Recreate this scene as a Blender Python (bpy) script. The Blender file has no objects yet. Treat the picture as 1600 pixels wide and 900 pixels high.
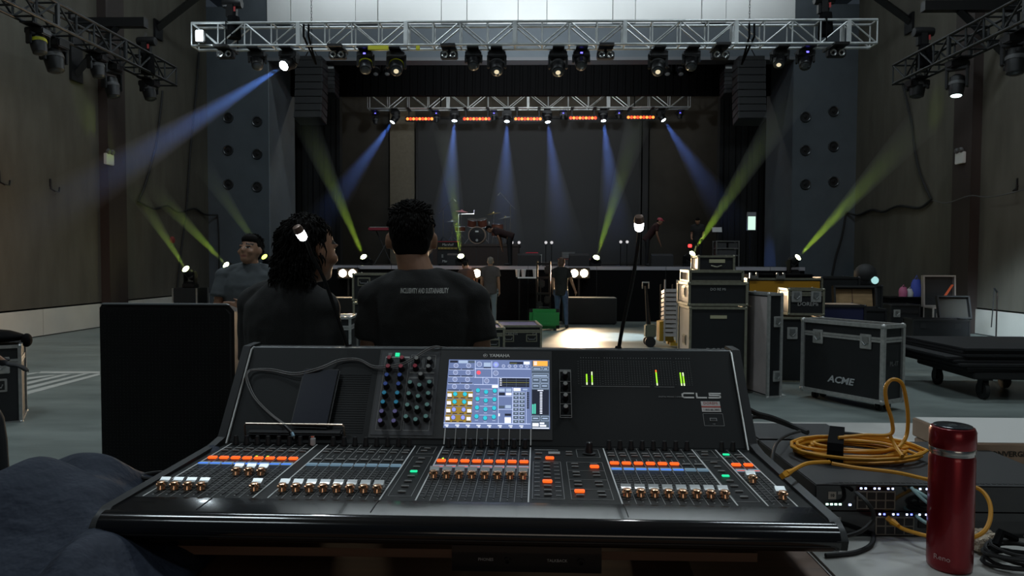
import bpy, bmesh, math, random
from mathutils import Vector, Matrix, Euler, noise as mnoise
PI = math.pi
SC = bpy.context.scene
COL = SC.collection
R = math.radians
rnd = random.Random(7)

# ------------------------------------------------------------------ camera, world, exposure
FPX, CX, CY = 1110.0, 800.0, 450.0
CAM = Vector((0, 0, 1.6))
cam_d = bpy.data.cameras.new('camera'); cam_o = bpy.data.objects.new('camera', cam_d); COL.objects.link(cam_o)
cam_d.sensor_width = 36; cam_d.lens = FPX / 1600 * 36; cam_d.clip_start = .05; cam_d.clip_end = 200
CROT = (Matrix.Rotation(R(1.29), 3, 'Z') @ Matrix.Rotation(R(90 - 2.115), 3, 'X') @ Matrix.Rotation(R(.22), 3, 'Z'))
cam_o.matrix_world = Matrix.Translation(CAM) @ CROT.to_4x4()
SC.camera = cam_o
SC.view_settings.view_transform = 'Standard'; SC.view_settings.look = 'None'
SC.view_settings.gamma = 1; SC.view_settings.exposure = 0; SC.view_settings.use_curve_mapping = False
SC.cycles.use_denoising = True
SC.cycles.max_bounces = 6; SC.cycles.volume_bounces = 0; SC.cycles.caustics_reflective = False; SC.cycles.caustics_refractive = False
SC.cycles.transparent_max_bounces = 16
SC.cycles.sample_clamp_indirect = 3
W = bpy.data.worlds.new('hall_ambient'); SC.world = W; W.use_nodes = True
W.node_tree.nodes['Background'].inputs[0].default_value = (.62, .8, 1, 1)
W.node_tree.nodes['Background'].inputs[1].default_value = .03

def ray(px, py):
    return (CROT @ Vector(((px - CX) / FPX, (CY - py) / FPX, -1)))
def at(px, py, Y):                      # point of the place seen at a pixel, on the plane y = Y
    d = ray(px, py); return CAM + d * (Y / d.y)
def onz(px, py, z):                     # the same on the plane z = z
    d = ray(px, py); return CAM + d * ((z - CAM.z) / d.z)

# ------------------------------------------------------------------ lights of the hall
def light(name, kind, loc, power, col, aim=None, **kw):
    d = bpy.data.lights.new(name, kind); d.energy = power; d.color = col
    o = bpy.data.objects.new(name, d); COL.objects.link(o); o.location = loc
    for k, v in kw.items(): setattr(d, k, v)
    if aim is not None: o.rotation_euler = (Vector(aim) - Vector(loc)).to_track_quat('-Z', 'Y').to_euler()
    return o
# ceiling house lights (dim, cool) and the strip that washes the white wall above the proscenium
for hx in (-5.5, 5.5):
    for hy in (-3.5, 4, 12):
        light('hall_light', 'AREA', (hx, hy, 12.6), 270 if hy > 0 else 90, (.8, .93, 1), (hx, hy, 0), shape='RECTANGLE', size=2.4, size_y=1.2)
light('hall_light', 'AREA', (0, 20.2, 12.7), 300, (.86, .95, 1), (0, 22.5, 11.2), shape='RECTANGLE', size=15, size_y=.35, spread=R(100))
light('hall_light', 'AREA', (.4, -5.5, 2.1), 14, (1, .86, .72), (0, 1, 1), shape='RECTANGLE', size=3, size_y=1)  # added warm fill, low behind the camera, brightening the console front
# warm work lamps behind the desk that colour the side walls
light('work_lamp', 'SPOT', (-6.6, 6.0, .9), 480, (1, .5, .22), (-10.2, 12.2, 1.7), spot_size=R(50), spot_blend=1, shadow_soft_size=.25)
light('work_lamp', 'SPOT', (7.4, 7.5, .9), 200, (1, .5, .22), (10.2, 13.6, 2.2), spot_size=R(50), spot_blend=1, shadow_soft_size=.25)

# daylight falling in through the side door by the right wall
light('door_daylight', 'SPOT', (7.6, 10.5, 3.6), 2000, (.7, .88, 1), (10.2, 14.6, .15), spot_size=R(34), spot_blend=.7, shadow_soft_size=.4)

# ------------------------------------------------------------------ materials
MATS = {}
def mat(name, col=(.5, .5, .5), rough=.5, metal=0, emit=None, es=0, noise=0, nscale=8, bump=0, bscale=40, spec=.5, coat=0, trans=0, stretch=None):
    if name in MATS: return MATS[name]
    m = bpy.data.materials.new(name); m.use_nodes = True; nt = m.node_tree; b = nt.nodes['Principled BSDF']
    b.inputs['Base Color'].default_value = (*col, 1); b.inputs['Roughness'].default_value = rough; b.inputs['Metallic'].default_value = metal
    b.inputs['Specular IOR Level'].default_value = spec; b.inputs['Coat Weight'].default_value = coat; b.inputs['Transmission Weight'].default_value = trans
    if emit: b.inputs['Emission Color'].default_value = (*emit, 1); b.inputs['Emission Strength'].default_value = es
    if noise or bump:
        tc = nt.nodes.new('ShaderNodeTexCoord'); src = tc.outputs['Object']
        if stretch:
            mp = nt.nodes.new('ShaderNodeMapping'); mp.inputs['Scale'].default_value = stretch; nt.links.new(src, mp.inputs[0]); src = mp.outputs[0]
    if noise:
        n = nt.nodes.new('ShaderNodeTexNoise'); n.inputs['Scale'].default_value = nscale; n.inputs['Detail'].default_value = 6; nt.links.new(src, n.inputs['Vector'])
        r = nt.nodes.new('ShaderNodeMapRange'); r.inputs[1].default_value = .3; r.inputs[2].default_value = .7; r.inputs[3].default_value = 1 - noise; r.inputs[4].default_value = 1 + noise
        nt.links.new(n.outputs['Fac'], r.inputs[0])
        mx = nt.nodes.new('ShaderNodeMix'); mx.data_type = 'RGBA'; mx.blend_type = 'MULTIPLY'; mx.inputs[0].default_value = 1
        mx.inputs[6].default_value = (*col, 1); nt.links.new(r.outputs[0], mx.inputs[7]); nt.links.new(mx.outputs[2], b.inputs['Base Color'])
    if bump:
        n2 = nt.nodes.new('ShaderNodeTexNoise'); n2.inputs['Scale'].default_value = bscale; n2.inputs['Detail'].default_value = 4; nt.links.new(src, n2.inputs['Vector'])
        bp = nt.nodes.new('ShaderNodeBump'); bp.inputs['Strength'].default_value = bump; bp.inputs['Distance'].default_value = .02
        nt.links.new(n2.outputs['Fac'], bp.inputs['Height']); nt.links.new(bp.outputs['Normal'], b.inputs['Normal'])
    MATS[name] = m; return m
def glow(name, col, s): return mat(name, (.02, .02, .02), .4, emit=col, es=s)

# ------------------------------------------------------------------ mesh collector
class MB:
    def __init__(s): s.v = []; s.f = []; s.mi = []; s.cur = 0; s.M = None
    def add(s, vs, fs):
        b = len(s.v)
        for p in vs:
            p = Vector(p); s.v.append(s.M @ p if s.M is not None else p)
        for f in fs: s.f.append([b + i for i in f]); s.mi.append(s.cur)
    def box(s, c, d, rot=None, bev=0):
        c = Vector(c); hx, hy, hz = d[0] / 2, d[1] / 2, d[2] / 2
        if bev:
            k = min(bev, hx * .9, hy * .9, hz * .9); vs = []
            bm = bmesh.new(); bmesh.ops.create_cube(bm, size=1)
            for v in bm.verts: v.co = Vector((v.co.x * d[0], v.co.y * d[1], v.co.z * d[2]))
            bmesh.ops.bevel(bm, geom=bm.edges[:], offset=k, segments=2, affect='EDGES')
            bm.verts.index_update(); vs = [v.co.copy() for v in bm.verts]; fs = [[v.index for v in f.verts] for f in bm.faces]; bm.free()
        else:
            vs = [Vector((x, y, z)) for x in (-hx, hx) for y in (-hy, hy) for z in (-hz, hz)]
            fs = [(0, 1, 3, 2), (4, 6, 7, 5), (0, 4, 5, 1), (2, 3, 7, 6), (0, 2, 6, 4), (1, 5, 7, 3)]
        if rot is not None: vs = [rot @ v for v in vs]
        s.add([c + v for v in vs], fs); return s
    def bb(s, a, b, bev=0):     # box from two corners
        a = Vector(a); b = Vector(b); return s.box((a + b) / 2, [abs(b[i] - a[i]) for i in range(3)], None, bev)
    def cyl(s, p0, p1, r0, r1=None, n=12, cap=True):
        return s.tube([p0, p1], [r0, r0 if r1 is None else r1], n, cap)
    def tube(s, pts, rad, n=8, cap=True, closed=False, ry=None):
        pts = [Vector(p) for p in pts]; m = len(pts)
        if not isinstance(rad, (list, tuple)): rad = [rad] * m
        ry = ry or rad
        if not isinstance(ry, (list, tuple)): ry = [ry] * m
        vs = []; up = None
        for i in range(m):
            if closed: t = pts[(i + 1) % m] - pts[i - 1]
            else: t = pts[min(i + 1, m - 1)] - pts[max(i - 1, 0)]
            if t.length < 1e-9: t = Vector((0, 0, 1))
            t.normalize()
            if up is None:
                up = Vector((0, 0, 1)) if abs(t.z) < .9 else Vector((0, 1, 0))
            a = up.cross(t)
            if a.length < 1e-6: a = Vector((1, 0, 0)).cross(t)
            a.normalize(); up = t.cross(a).normalized()
            for k in range(n):
                an = 2 * PI * k / n; vs.append(pts[i] + a * math.cos(an) * rad[i] + up * math.sin(an) * ry[i])
        fs = []
        for i in range(m if closed else m - 1):
            j = (i + 1) % m
            for k in range(n): fs.append((i * n + k, i * n + (k + 1) % n, j * n + (k + 1) % n, j * n + k))
        if cap and not closed: fs.append(tuple(range(n - 1, -1, -1))); fs.append(tuple((m - 1) * n + k for k in range(n)))
        s.add(vs, fs); return s
    def rings(s, rg, n=20, cap=True):     # rg: (cx, cy, z, rx, ry) horizontal ellipses
        vs = []; fs = []
        for (x, y, z, rx, ry) in rg:
            for k in range(n): a = 2 * PI * k / n; vs.append((x + rx * math.cos(a), y + ry * math.sin(a), z))
        for i in range(len(rg) - 1):
            for k in range(n): fs.append((i * n + k, i * n + (k + 1) % n, (i + 1) * n + (k + 1) % n, (i + 1) * n + k))
        if cap: fs.append(tuple(range(n - 1, -1, -1))); fs.append(tuple((len(rg) - 1) * n + k for k in range(n)))
        s.add(vs, fs); return s
    def lathe(s, prof, o=(0, 0, 0), axis=(0, 0, 1), n=20):   # prof: (r, h)
        q = Vector((0, 0, 1)).rotation_difference(Vector(axis).normalized()); o = Vector(o); vs = []; fs = []
        for (r, h) in prof:
            for k in range(n): a = 2 * PI * k / n; vs.append(o + q @ Vector((r * math.cos(a), r * math.sin(a), h)))
        for i in range(len(prof) - 1):
            for k in range(n): fs.append((i * n + k, i * n + (k + 1) % n, (i + 1) * n + (k + 1) % n, (i + 1) * n + k))
        fs.append(tuple(range(n - 1, -1, -1))); fs.append(tuple((len(prof) - 1) * n + k for k in range(n)))
        s.add(vs, fs); return s
    def ell(s, c, r, n=16, m=10, rot=None):
        c = Vector(c); vs = []; fs = []
        for i in range(m + 1):
            t = PI * (i + .02) / (m + .04)
            for k in range(n):
                a = 2 * PI * k / n; p = Vector((r[0] * math.sin(t) * math.cos(a), r[1] * math.sin(t) * math.sin(a), r[2] * math.cos(t)))
                vs.append(c + (rot @ p if rot is not None else p))
        for i in range(m):
            for k in range(n): fs.append((i * n + k, (i + 1) * n + k, (i + 1) * n + (k + 1) % n, i * n + (k + 1) % n))
        fs.append(tuple(range(n))); fs.append(tuple(m * n + k for k in range(n - 1, -1, -1)))
        s.add(vs, fs); return s
    def quad(s, a, b, c, d): s.add([a, b, c, d], [(0, 1, 2, 3)]); return s
    def prism(s, poly, y0, y1, axis=1):     # polygon in the plane across the axis, extruded
        def P(p, t):
            return (p[0], t, p[1]) if axis == 1 else ((t, p[0], p[1]) if axis == 0 else (p[0], p[1], t))
        n = len(poly); s.add([P(p, y0) for p in poly] + [P(p, y1) for p in poly],
            [tuple(range(n)), tuple(range(2 * n - 1, n - 1, -1))] + [(i, (i + 1) % n, n + (i + 1) % n, n + i) for i in range(n)]); return s
    def build(s, name, m, parent=None, smooth=False, loc=None, rot=None):
        me = bpy.data.meshes.new(name); me.from_pydata([tuple(v) for v in s.v], [], s.f)
        ms = m if isinstance(m, (list, tuple)) else [m]
        for x in ms: me.materials.append(x)
        if len(ms) > 1: me.polygons.foreach_set('material_index', s.mi)
        bm = bmesh.new(); bm.from_mesh(me); bmesh.ops.recalc_face_normals(bm, faces=bm.faces[:]); bm.to_mesh(me); bm.free()
        if smooth:
            me.polygons.foreach_set('use_smooth', [True] * len(me.polygons))
            try: me.set_sharp_from_angle(angle=R(40))
            except Exception: pass
        me.update()
        o = bpy.data.objects.new(name, me); COL.objects.link(o)
        if parent is not None: o.parent = parent
        if loc is not None: o.location = loc
        if rot is not None: o.rotation_euler = rot
        return o
def tag(o, label=None, cat=None, group=None, kind=None):
    if label: o['label'] = label
    if cat: o['category'] = cat
    if group: o['group'] = group
    if kind: o['kind'] = kind
    return o
def thing(name, label, cat, loc=(0, 0, 0), rz=0, group=None):
    o = bpy.data.objects.new(name, None); COL.objects.link(o); o.location = loc; o.rotation_euler = (0, 0, rz); o.empty_display_size = .05
    return tag(o, label, cat, group)
def inst(src, parent, loc=(0, 0, 0), rot=None, name=None):     # a repeat of a part sharing its mesh
    c = bpy.data.objects.new(name or src.name.split('.')[0], src.data); COL.objects.link(c); c.parent = parent; c.location = loc
    if rot is not None: c.rotation_euler = rot
    return c
def copytree(o, parent=None):
    c = o.copy(); COL.objects.link(c); c.parent = parent
    for ch in list(o.children): copytree(ch, c)
    return c
def struct(o): o['kind'] = 'structure'; return o
def text(s, size, m, parent, M, name='lettering', ex=.0006, align='CENTER', sx=1, shear=0, bold=0):
    cu = bpy.data.curves.new('t', 'FONT'); cu.body = s; cu.size = size; cu.extrude = ex; cu.align_x = align; cu.align_y = 'CENTER'; cu.shear = shear; cu.offset = bold; cu.resolution_u = 2
    to = bpy.data.objects.new('t', cu); COL.objects.link(to); dg = bpy.context.evaluated_depsgraph_get(); dg.update()
    me = bpy.data.meshes.new_from_object(to.evaluated_get(dg)); bpy.data.objects.remove(to)
    me.materials.clear(); me.materials.append(m)
    o = bpy.data.objects.new(name, me); COL.objects.link(o); o.parent = parent
    o.matrix_local = M @ Matrix.Diagonal((sx, 1, 1, 1)); return o
def frame(o, x, y):     # matrix with given origin, x axis, y axis
    x = Vector(x).normalized(); z = x.cross(Vector(y)).normalized(); y = z.cross(x)
    M = Matrix((x, y, z)).transposed().to_4x4(); M.translation = Vector(o); return M
def spline(pts, k=6):   # Catmull-Rom
    pts = [Vector(p) for p in pts]; out = []
    for i in range(len(pts) - 1):
        p0 = pts[max(i - 1, 0)]; p1 = pts[i]; p2 = pts[i + 1]; p3 = pts[min(i + 2, len(pts) - 1)]
        for j in range(k):
            t = j / k; out.append(.5 * ((2 * p1) + (p2 - p0) * t + (2 * p0 - 5 * p1 + 4 * p2 - p3) * t * t + (3 * p1 - p0 - 3 * p2 + p3) * t ** 3))
    out.append(pts[-1]); return out
def cable(name, pts, r, m, label=None, cat=None, parent=None, n=7, k=6, group=None):
    o = MB().tube(spline(pts, k), r, n).build(name, m, parent, True)
    if label: tag(o, label, cat, group)
    return o

BLK = mat('black_plastic', (.011, .011, .012), .45)
MBLK = mat('black_metal', (.012, .012, .013), .38, .3)
GLOSSB = mat('gloss_black', (.008, .008, .009), .08, coat=.5)
RUB = mat('rubber_black', (.012, .012, .012), .7)
SILV = mat('aluminium', (.42, .43, .43), .34, .9, noise=.15, nscale=20)
TRUS = mat('truss_aluminium', (.55, .57, .57), .42, .55, noise=.2, nscale=3)
BTRU = mat('truss_black', (.02, .022, .024), .45, .4)
CHROME = mat('chrome', (.75, .75, .75), .12, 1)
WHITE = mat('white_paint', (.7, .7, .69), .5)
GREYP = mat('grey_plastic', (.09, .09, .092), .5)
# ================================================================== THE HALL
HX, PY, PX, PD = 10.2, 22.5, 8.25, 25.0
def floor_mat():
    m = bpy.data.materials.new('floor_screed'); m.use_nodes = True; nt = m.node_tree; b = nt.nodes['Principled BSDF']; MATS['floor'] = m
    tc = nt.nodes.new('ShaderNodeTexCoord')
    mp = nt.nodes.new('ShaderNodeMapping'); mp.inputs['Scale'].default_value = (.35, 1.1, 1); nt.links.new(tc.outputs['Object'], mp.inputs[0])
    n = nt.nodes.new('ShaderNodeTexNoise'); n.inputs['Scale'].default_value = 1.6; n.inputs['Detail'].default_value = 8; n.inputs['Roughness'].default_value = .65; nt.links.new(mp.outputs[0], n.inputs[0])
    cr = nt.nodes.new('ShaderNodeValToRGB'); e = cr.color_ramp.elements; e[0].position = .32; e[0].color = (.125, .15, .142, 1); e[1].position = .68; e[1].color = (.24, .275, .26, 1)
    nt.links.new(n.outputs['Fac'], cr.inputs[0]); nt.links.new(cr.outputs[0], b.inputs['Base Color'])
    r = nt.nodes.new('ShaderNodeMapRange'); r.inputs[3].default_value = .3; r.inputs[4].default_value = .52; nt.links.new(n.outputs['Fac'], r.inputs[0]); nt.links.new(r.outputs[0], b.inputs['Roughness'])
    return m
WALLB = mat('wall_brown_fabric', (.098, .090, .071), .9, noise=.16, nscale=3, bump=.25, bscale=160, stretch=(1, 1, .25))
WALLK = mat('wall_kick_white', (.62, .61, .56), .55, noise=.05, nscale=2)
WALLG = mat('wall_slate_blue', (.075, .09, .105), .75, noise=.08, nscale=2)
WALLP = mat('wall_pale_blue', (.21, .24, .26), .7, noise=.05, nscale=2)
WHW = mat('wall_white_board', (.74, .75, .74), .6, noise=.03, nscale=1)
COLM = mat('column_brown', (.03, .02, .017), .7, noise=.2, nscale=4, stretch=(1, 1, .1))
CURT = mat('drape_black', (.004, .004, .0045), .95, spec=.1)
STBK = mat('stage_backwall', (.06, .056, .048), .9, noise=.15, nscale=1.2)
struct(MB().bb((-14, -6, -.2), (14, 38, 0)).build('floor', floor_mat()))
struct(MB().bb((-14, -6, 13), (14, 38, 13.2)).build('ceiling', mat('ceiling_grey', (.25, .26, .27), .9)))
for sd, nm in ((-1, 'left'), (1, 'right')):
    w = struct(MB().bb((sd * HX, -6, .567), (sd * (HX + .3), PY, 13)).build('wall_' + nm, WALLB))
    for i in range(11):    # seams between the fabric panels and the painted kick panels
        y0 = 1.0 + i * 1.95; MB().bb((sd * (HX - .03), y0 + .006, .02), (sd * (HX + .2), y0 + 1.944, .567)).build('kick_panel', WALLK, w)
    MB().bb((sd * (HX + .0), -6, 0), (sd * (HX + .3), PY, .6)).build('kick_backing', mat('kick_gap', (.05, .05, .045), .9), w)
    c = tag(MB().bb((sd * (HX - .22), 16.35 if sd > 0 else 16.75, 0), (sd * (HX - .001), 17.05 if sd > 0 else 17.5, 13)).build('wall_column', COLM, None),
        'dark brown steel column standing against the ' + ('left' if sd < 0 else 'right') + ' fabric wall', 'column'); struct(c)
    # proscenium wing: slate panel; left return painted paler as the lit side
    struct(MB().bb((sd * PX, PY, 0), (sd * (HX + .3), PD, 9.6 if sd < 0 else 9.6)).build('wall_wing_' + nm, WALLG))
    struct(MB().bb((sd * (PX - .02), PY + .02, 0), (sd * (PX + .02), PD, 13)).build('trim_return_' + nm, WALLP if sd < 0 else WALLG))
    struct(MB().prism([(sd * PX, 9.0), (sd * (HX + .3), 10.6), (sd * (HX + .3), 13), (sd * PX, 13)], PY + .03, PD).build('wall_upper_' + nm, WALLG))
    # stage wings behind the proscenium
    struct(MB().bb((sd * 9.6, PD + .001, 0), (sd * 9.9, 34, 13)).build('wall_stage_' + nm, STBK))
    # round ports in the slate panels
    cols = ((357, 402) if sd < 0 else (1258, 1302)); rows = ((184, 190), (235, 241), (288, 292)) if sd < 0 else ((183, 174), (235, 229), (288, 284))
    for ri, r_ in enumerate(rows):
        for ci, (px, py) in enumerate(zip(cols, r_)):
            p = at(px, py, PY); p.y = PY
            t = thing('wall_port', 'round black port in the %s slate wing, %s pair, nearer the %s' % ('left' if sd < 0 else 'right', ('top', 'middle', 'bottom')[ri], 'side wall' if (ci == 0) == (sd < 0) else 'stage opening'), 'port', p, 0, 'ports of the ' + ('left' if sd < 0 else 'right') + ' wing')
            MB().lathe([(.125, 0), (.165, 0), (.165, .035), (.15, .05), (.125, .04), (.125, 0)], (0, 0, 0), (0, -1, 0), 20).build('rim', mat('port_rim', (.05, .055, .06), .3, .5), t, True)
            MB().lathe([(.124, .002), (.124, .01)], (0, 0, 0), (0, -1, 0), 20).build('mesh_disc', BLK, t)
            MB().lathe([(.05, .01), (.045, .03), (.02, .034)], (0, 0, 0), (0, -1, 0), 14).build('core', MBLK, t, True)
hd = struct(MB().bb((-PX, PY, 8.0), (PX, PY + .5, 9.04)).build('wall_header', WALLG))
MB().bb((-PX, PY - .03, 7.9), (PX, PY + .5, 8.0)).build('header_lip', mat('lip_grey', (.10, .105, .115), .6), hd)
uw = struct(MB().bb((-PX, PY + .06, 9.04), (PX, PY + .3, 13)).build('wall_upper', mat('wall_seam', (.3, .31, .31), .7)))
xs = [-8.25, -7.5, -5.45, -4.75, -2.75, -1.95, -.35, .55, 2.6, 3.3, 5.35, 6.1, 8.25]
for a, b in zip(xs[:-1], xs[1:]):
    MB().bb((a + .012, PY - (.05 if b - a < 1 else .0), 9.04), (b - .012, PY + .08, 13)).build('board', WHW, uw)
v = tag(MB().bb((-PX + .02, 24.6, 7.3), (PX - .02, 24.75, 9.2)).build('valance', CURT), 'black drape valance hung across the top of the stage opening', 'drape')
# pleats of the valance, real folds
pl = MB()
for i in range(60):
    x = -8.1 + i * .27; pl.tube([(x, 24.58, 7.3), (x + .02, 24.58, 9.1)], .06, 6)
pl.build('pleats', CURT, v)
sb = struct(MB().bb((-9.9, 33, 0), (9.9, 33.3, 13)).build('wall_stage_back', STBK))
# stage back wall: pilasters and the large dark screen panel
for px0, px1, mm in ((610, 648, mat('pilaster_lit', (.17, .155, .12), .85, noise=.1)), (1003, 1012, BLK), (1150, 1160, BLK)):  # tan tone puts yellowish light into the first column's colour
    a = at(px0, 300, 32.7); b = at(px1, 300, 32.7); MB().bb((a.x, 32.6, 1.2), (b.x, 33, 8.6)).build('pilaster', mm, sb)
a = at(650, 200, 32.5); b = at(1000, 412, 32.5)
sp = thing('rear_screen', 'large dark projection screen filling the back of the stage', 'screen', ((a.x + b.x) / 2, 32.5, 0))
hw = (b.x - a.x) / 2
MB().bb((-hw, 0, 1.5), (hw, .08, 8.2)).build('screen_sheet', mat('screen_sheet', (.035, .038, .042), .8), sp)
for q in (((-hw, -.03, 1.5), (-hw + .1, .1, 8.2)), ((hw - .1, -.03, 1.5), (hw, .1, 8.2)), ((-hw + .1, -.03, 8.1), (hw - .1, .1, 8.2)), ((-hw + .1, -.03, 1.5), (hw - .1, .1, 1.6))):
    MB().bb(*q).build('screen_frame', BLK, sp)
for sd in (-1, 1):   # black side legs
    o = MB()
    for i in range(9): o.tube([(sd * (7.2 + i * .22), 27 + .06 * (i % 2), 1.42), (sd * (7.2 + i * .22), 27 + .06 * (i % 2), 10)], .13, 6)
    tag(o.build('stage_drape', mat('drape_dark', (.022, .022, .022), .95)), 'tall dark drape closing the %s side of the stage' % ('left' if sd < 0 else 'right'), 'drape')
# the stage
SZ = 1.48; SY = 19.2
st = struct(MB().bb((-7.4, SY, 0), (7.4, 33, SZ)).build('floor_stage', mat('stage_black', (.03, .03, .032), .45, noise=.2)))
for i in range(8):
    MB().bb((-7.4 + i * 1.85 + .01, SY - .03, .02), (-7.4 + (i + 1) * 1.85 - .01, SY, SZ - .09)).build('skirt_panel', CURT, st)
for i in range(16):
    MB().bb((-7.4 + i * .925 + .006, SY - .05, SZ - .09), (-7.4 + (i + 1) * .925 - .006, SY + .05, SZ + .005)).build('edge_rail', mat('stage_rail', (.5, .48, .53), .35, .4), st)  # pale violet paints in the purple light along the stage edge
# painted white chevrons on the floor at the left
def stripe(pts, lab, grp): 
    o = MB(); b = [Vector((p.x, p.y, .002)) for p in pts]; o.add(b, [tuple(range(len(b)))]); return tag(o.build('floor_stripe', mat('floor_paint', (.52, .53, .5), .5, noise=.1), None), lab, 'floor stripe', grp)
for k_, (l0, l1, r0, r1) in enumerate((((33, 619), (33, 614), (156, 586), (156, 583)), ((33, 611), (33, 606.5), (140, 583.5), (133, 583)), ((33, 603), (33, 599), (112, 584.5), (100, 584.5)), ((33, 595), (33, 591), (90, 586), (78, 586)), ((33, 588), (33, 585), (64, 582), (55, 582)))):
    stripe([onz(*l0, 0), onz(*r0, 0), onz(*r1, 0), onz(*l1, 0)], ('longest outer white stripe of the floor chevrons', 'second longest white stripe of the floor chevrons', 'middle white stripe of the floor chevrons', 'second shortest white stripe of the floor chevrons', 'shortest white stripe of the floor chevrons')[k_], 'chevron stripes on the floor')
stripe([onz(60, 583.5, 0), onz(156, 583.5, 0), onz(156, 580.5, 0), onz(64, 580.5, 0)], 'white cross stripe closing the painted chevrons on the floor', None)
for a_, b_, lab in (((1160, 590), (1222, 618), 'pale yellowish stripe painted on the floor beside the tall metal case'), ((1395, 540), (1600, 590), 'long faint stripe painted on the floor under the flat cart')):
    p = onz(*a_, 0); q = onz(*b_, 0); d = (q - p).normalized(); n_ = Vector((-d.y, d.x, 0)) * .05
    stripe([p + n_, q + n_, q - n_, p - n_], lab, None)
# ================================================================== THE MIXING DESK
TZ = 1.14
CO = Vector((-.091, .985, TZ))
con = thing('mixing_console', 'large black digital mixing console with lit touchscreen and rows of faders', 'mixing console', CO, R(-.8))
PAN = mat('console_panel', (.0095, .0108, .011), .5, noise=.1, nscale=30, spec=.2)
PAN2 = mat('console_upper_panel', (.010, .0112, .0115), .45, noise=.15, nscale=5, spec=.25)
BEZ = mat('console_bezel', (.034, .034, .034), .45)
SELP = mat('console_strip_panel', (.06, .062, .067), .5)
LINE = mat('print_grey', (.62, .63, .62), .5)
LINE2 = mat('print_dim', (.27, .275, .27), .5)
KEYG = mat('key_grey', (.24, .24, .235), .5)
ORG = glow('key_lit_orange', (1, .11, .012), 1.5)
GRN = glow('key_lit_green', (.02, .95, .42), .9)
LCDG = mat('name_display_grey', (.10, .14, .16), .3, emit=(.2, .33, .45), es=.55)
BRASS = mat('fader_brass', (.85, .5, .3), .24, .9)
CLEAR = mat('fader_cap_clear', (.46, .48, .48), .3, .35)
VF0, VF1, WP = .072, .402, .098
S0, S1 = Vector((0, VF1, WP)), Vector((0, VF1 + .131, WP + .174)); UL = (S1 - S0).length; SD = (S1 - S0).normalized(); SN = Vector((0, -SD.z, SD.y))
def UP(u, s, h=0): return Vector((u, 0, 0)) + S0 + SD * s + SN * h
def UF(u, s, h=0): return frame(UP(u, s, h), (1, 0, 0), SD)
HWD = .5265
# body shell (front lip, base, back)
prof = [(.035, .057), (.55, .052), (.6, .06), (.6, .25), (.575, .272), (VF1 + .131, WP + .1735), (VF1, WP - .0005), (VF0 - .01, WP - .0005), (.03, .06)]
MB().prism(prof, -HWD + .012, HWD - .012, 0).build('body', PAN, con)
# palm rest, rounded front
arm = []
for a in range(90, 271, 10):
    arm.append((.012 + .024 * math.cos(R(a)), .077 + (.021 if a <= 180 else .019) * math.sin(R(a))))
arm = [(VF0 - .0005, WP)] + arm + [(.06, .058), (VF0 - .0005, .06)]
arm_o = MB().prism(arm, -HWD + .006, HWD - .006, 0).build('palm_rest', mat('rest_gloss', (.007, .007, .008), .13, coat=.2), con, True)
for u in (-.39, -.135, .235):
    MB().box((u, .045, WP + .0006), (.0012, .05, .0006)).build('seam', RUB, con)
MB().bb((-HWD + .02, -.0122, .071), (HWD - .02, -.0108, .0725)).build('rest_groove', BLK, con)
for sd in (-1, 1):
    pr = [(-.008, .066), (.02, .06), (.55, .052), (.605, .06), (.605, .255), (.58, .278), (VF1 + .12, WP + .178), (VF1 - .006, WP + .012), (VF1 - .05, WP + .006), (.02, WP + .003), (-.004, WP - .008), (-.012, .08)]
    MB().prism(pr, sd * (HWD - .012), sd * (HWD + .004), 0).build('side_cheek', mat('cheek_black', (.009, .009, .0095), .4, spec=.3), con, True)
    MB().tube([UP(sd * (HWD - .012), -.01, .003), UP(sd * (HWD - .012), .21, .003), UP(sd * (HWD - .013), .2205, -.004)], .0032, 8).build('trim_strip', mat('trim_silver', (.5, .5, .48), .35, .7), con, True)
MB().quad(UP(-HWD + .012, 0, .0006), UP(HWD - .012, 0, .0006), UP(HWD - .012, UL, .0006), UP(-HWD + .012, UL, .0006)).build('upper_panel', PAN2, con)
MB().tube([UP(-HWD + .012, UL - .001, -.004), UP(HWD - .012, UL - .001, -.004)], .0052, 10).build('top_edge', mat('edge_grey', (.05, .056, .058), .35), con, True)
# talkback / phones jack panel under the rest, feet
jp = MB().bb((-.02, .045, .004), (.2, .0545, .057)).build('jack_panel', GLOSSB, con)
for tx, tu in (('PHONES', .03), ('TALKBACK', .135)): text(tx, .006, LINE, con, frame((tu, .0444, .022), (1, 0, 0), (0, 0, 1)), ex=.0002)
for tu in (.062, .17): MB().lathe([(.006, 0), (.006, .003), (.003, .003), (.003, 0)], (tu, .045, .02), (0, -1, 0), 12).build('jack', MBLK, con, True)
for u in (-.42, .42):
    for v in (.1, .52): MB().lathe([(.016, 0), (.018, .003), (.018, .022)], (u, v, .032), (0, 0, 1), 14).build('foot', RUB, con, True)

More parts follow.
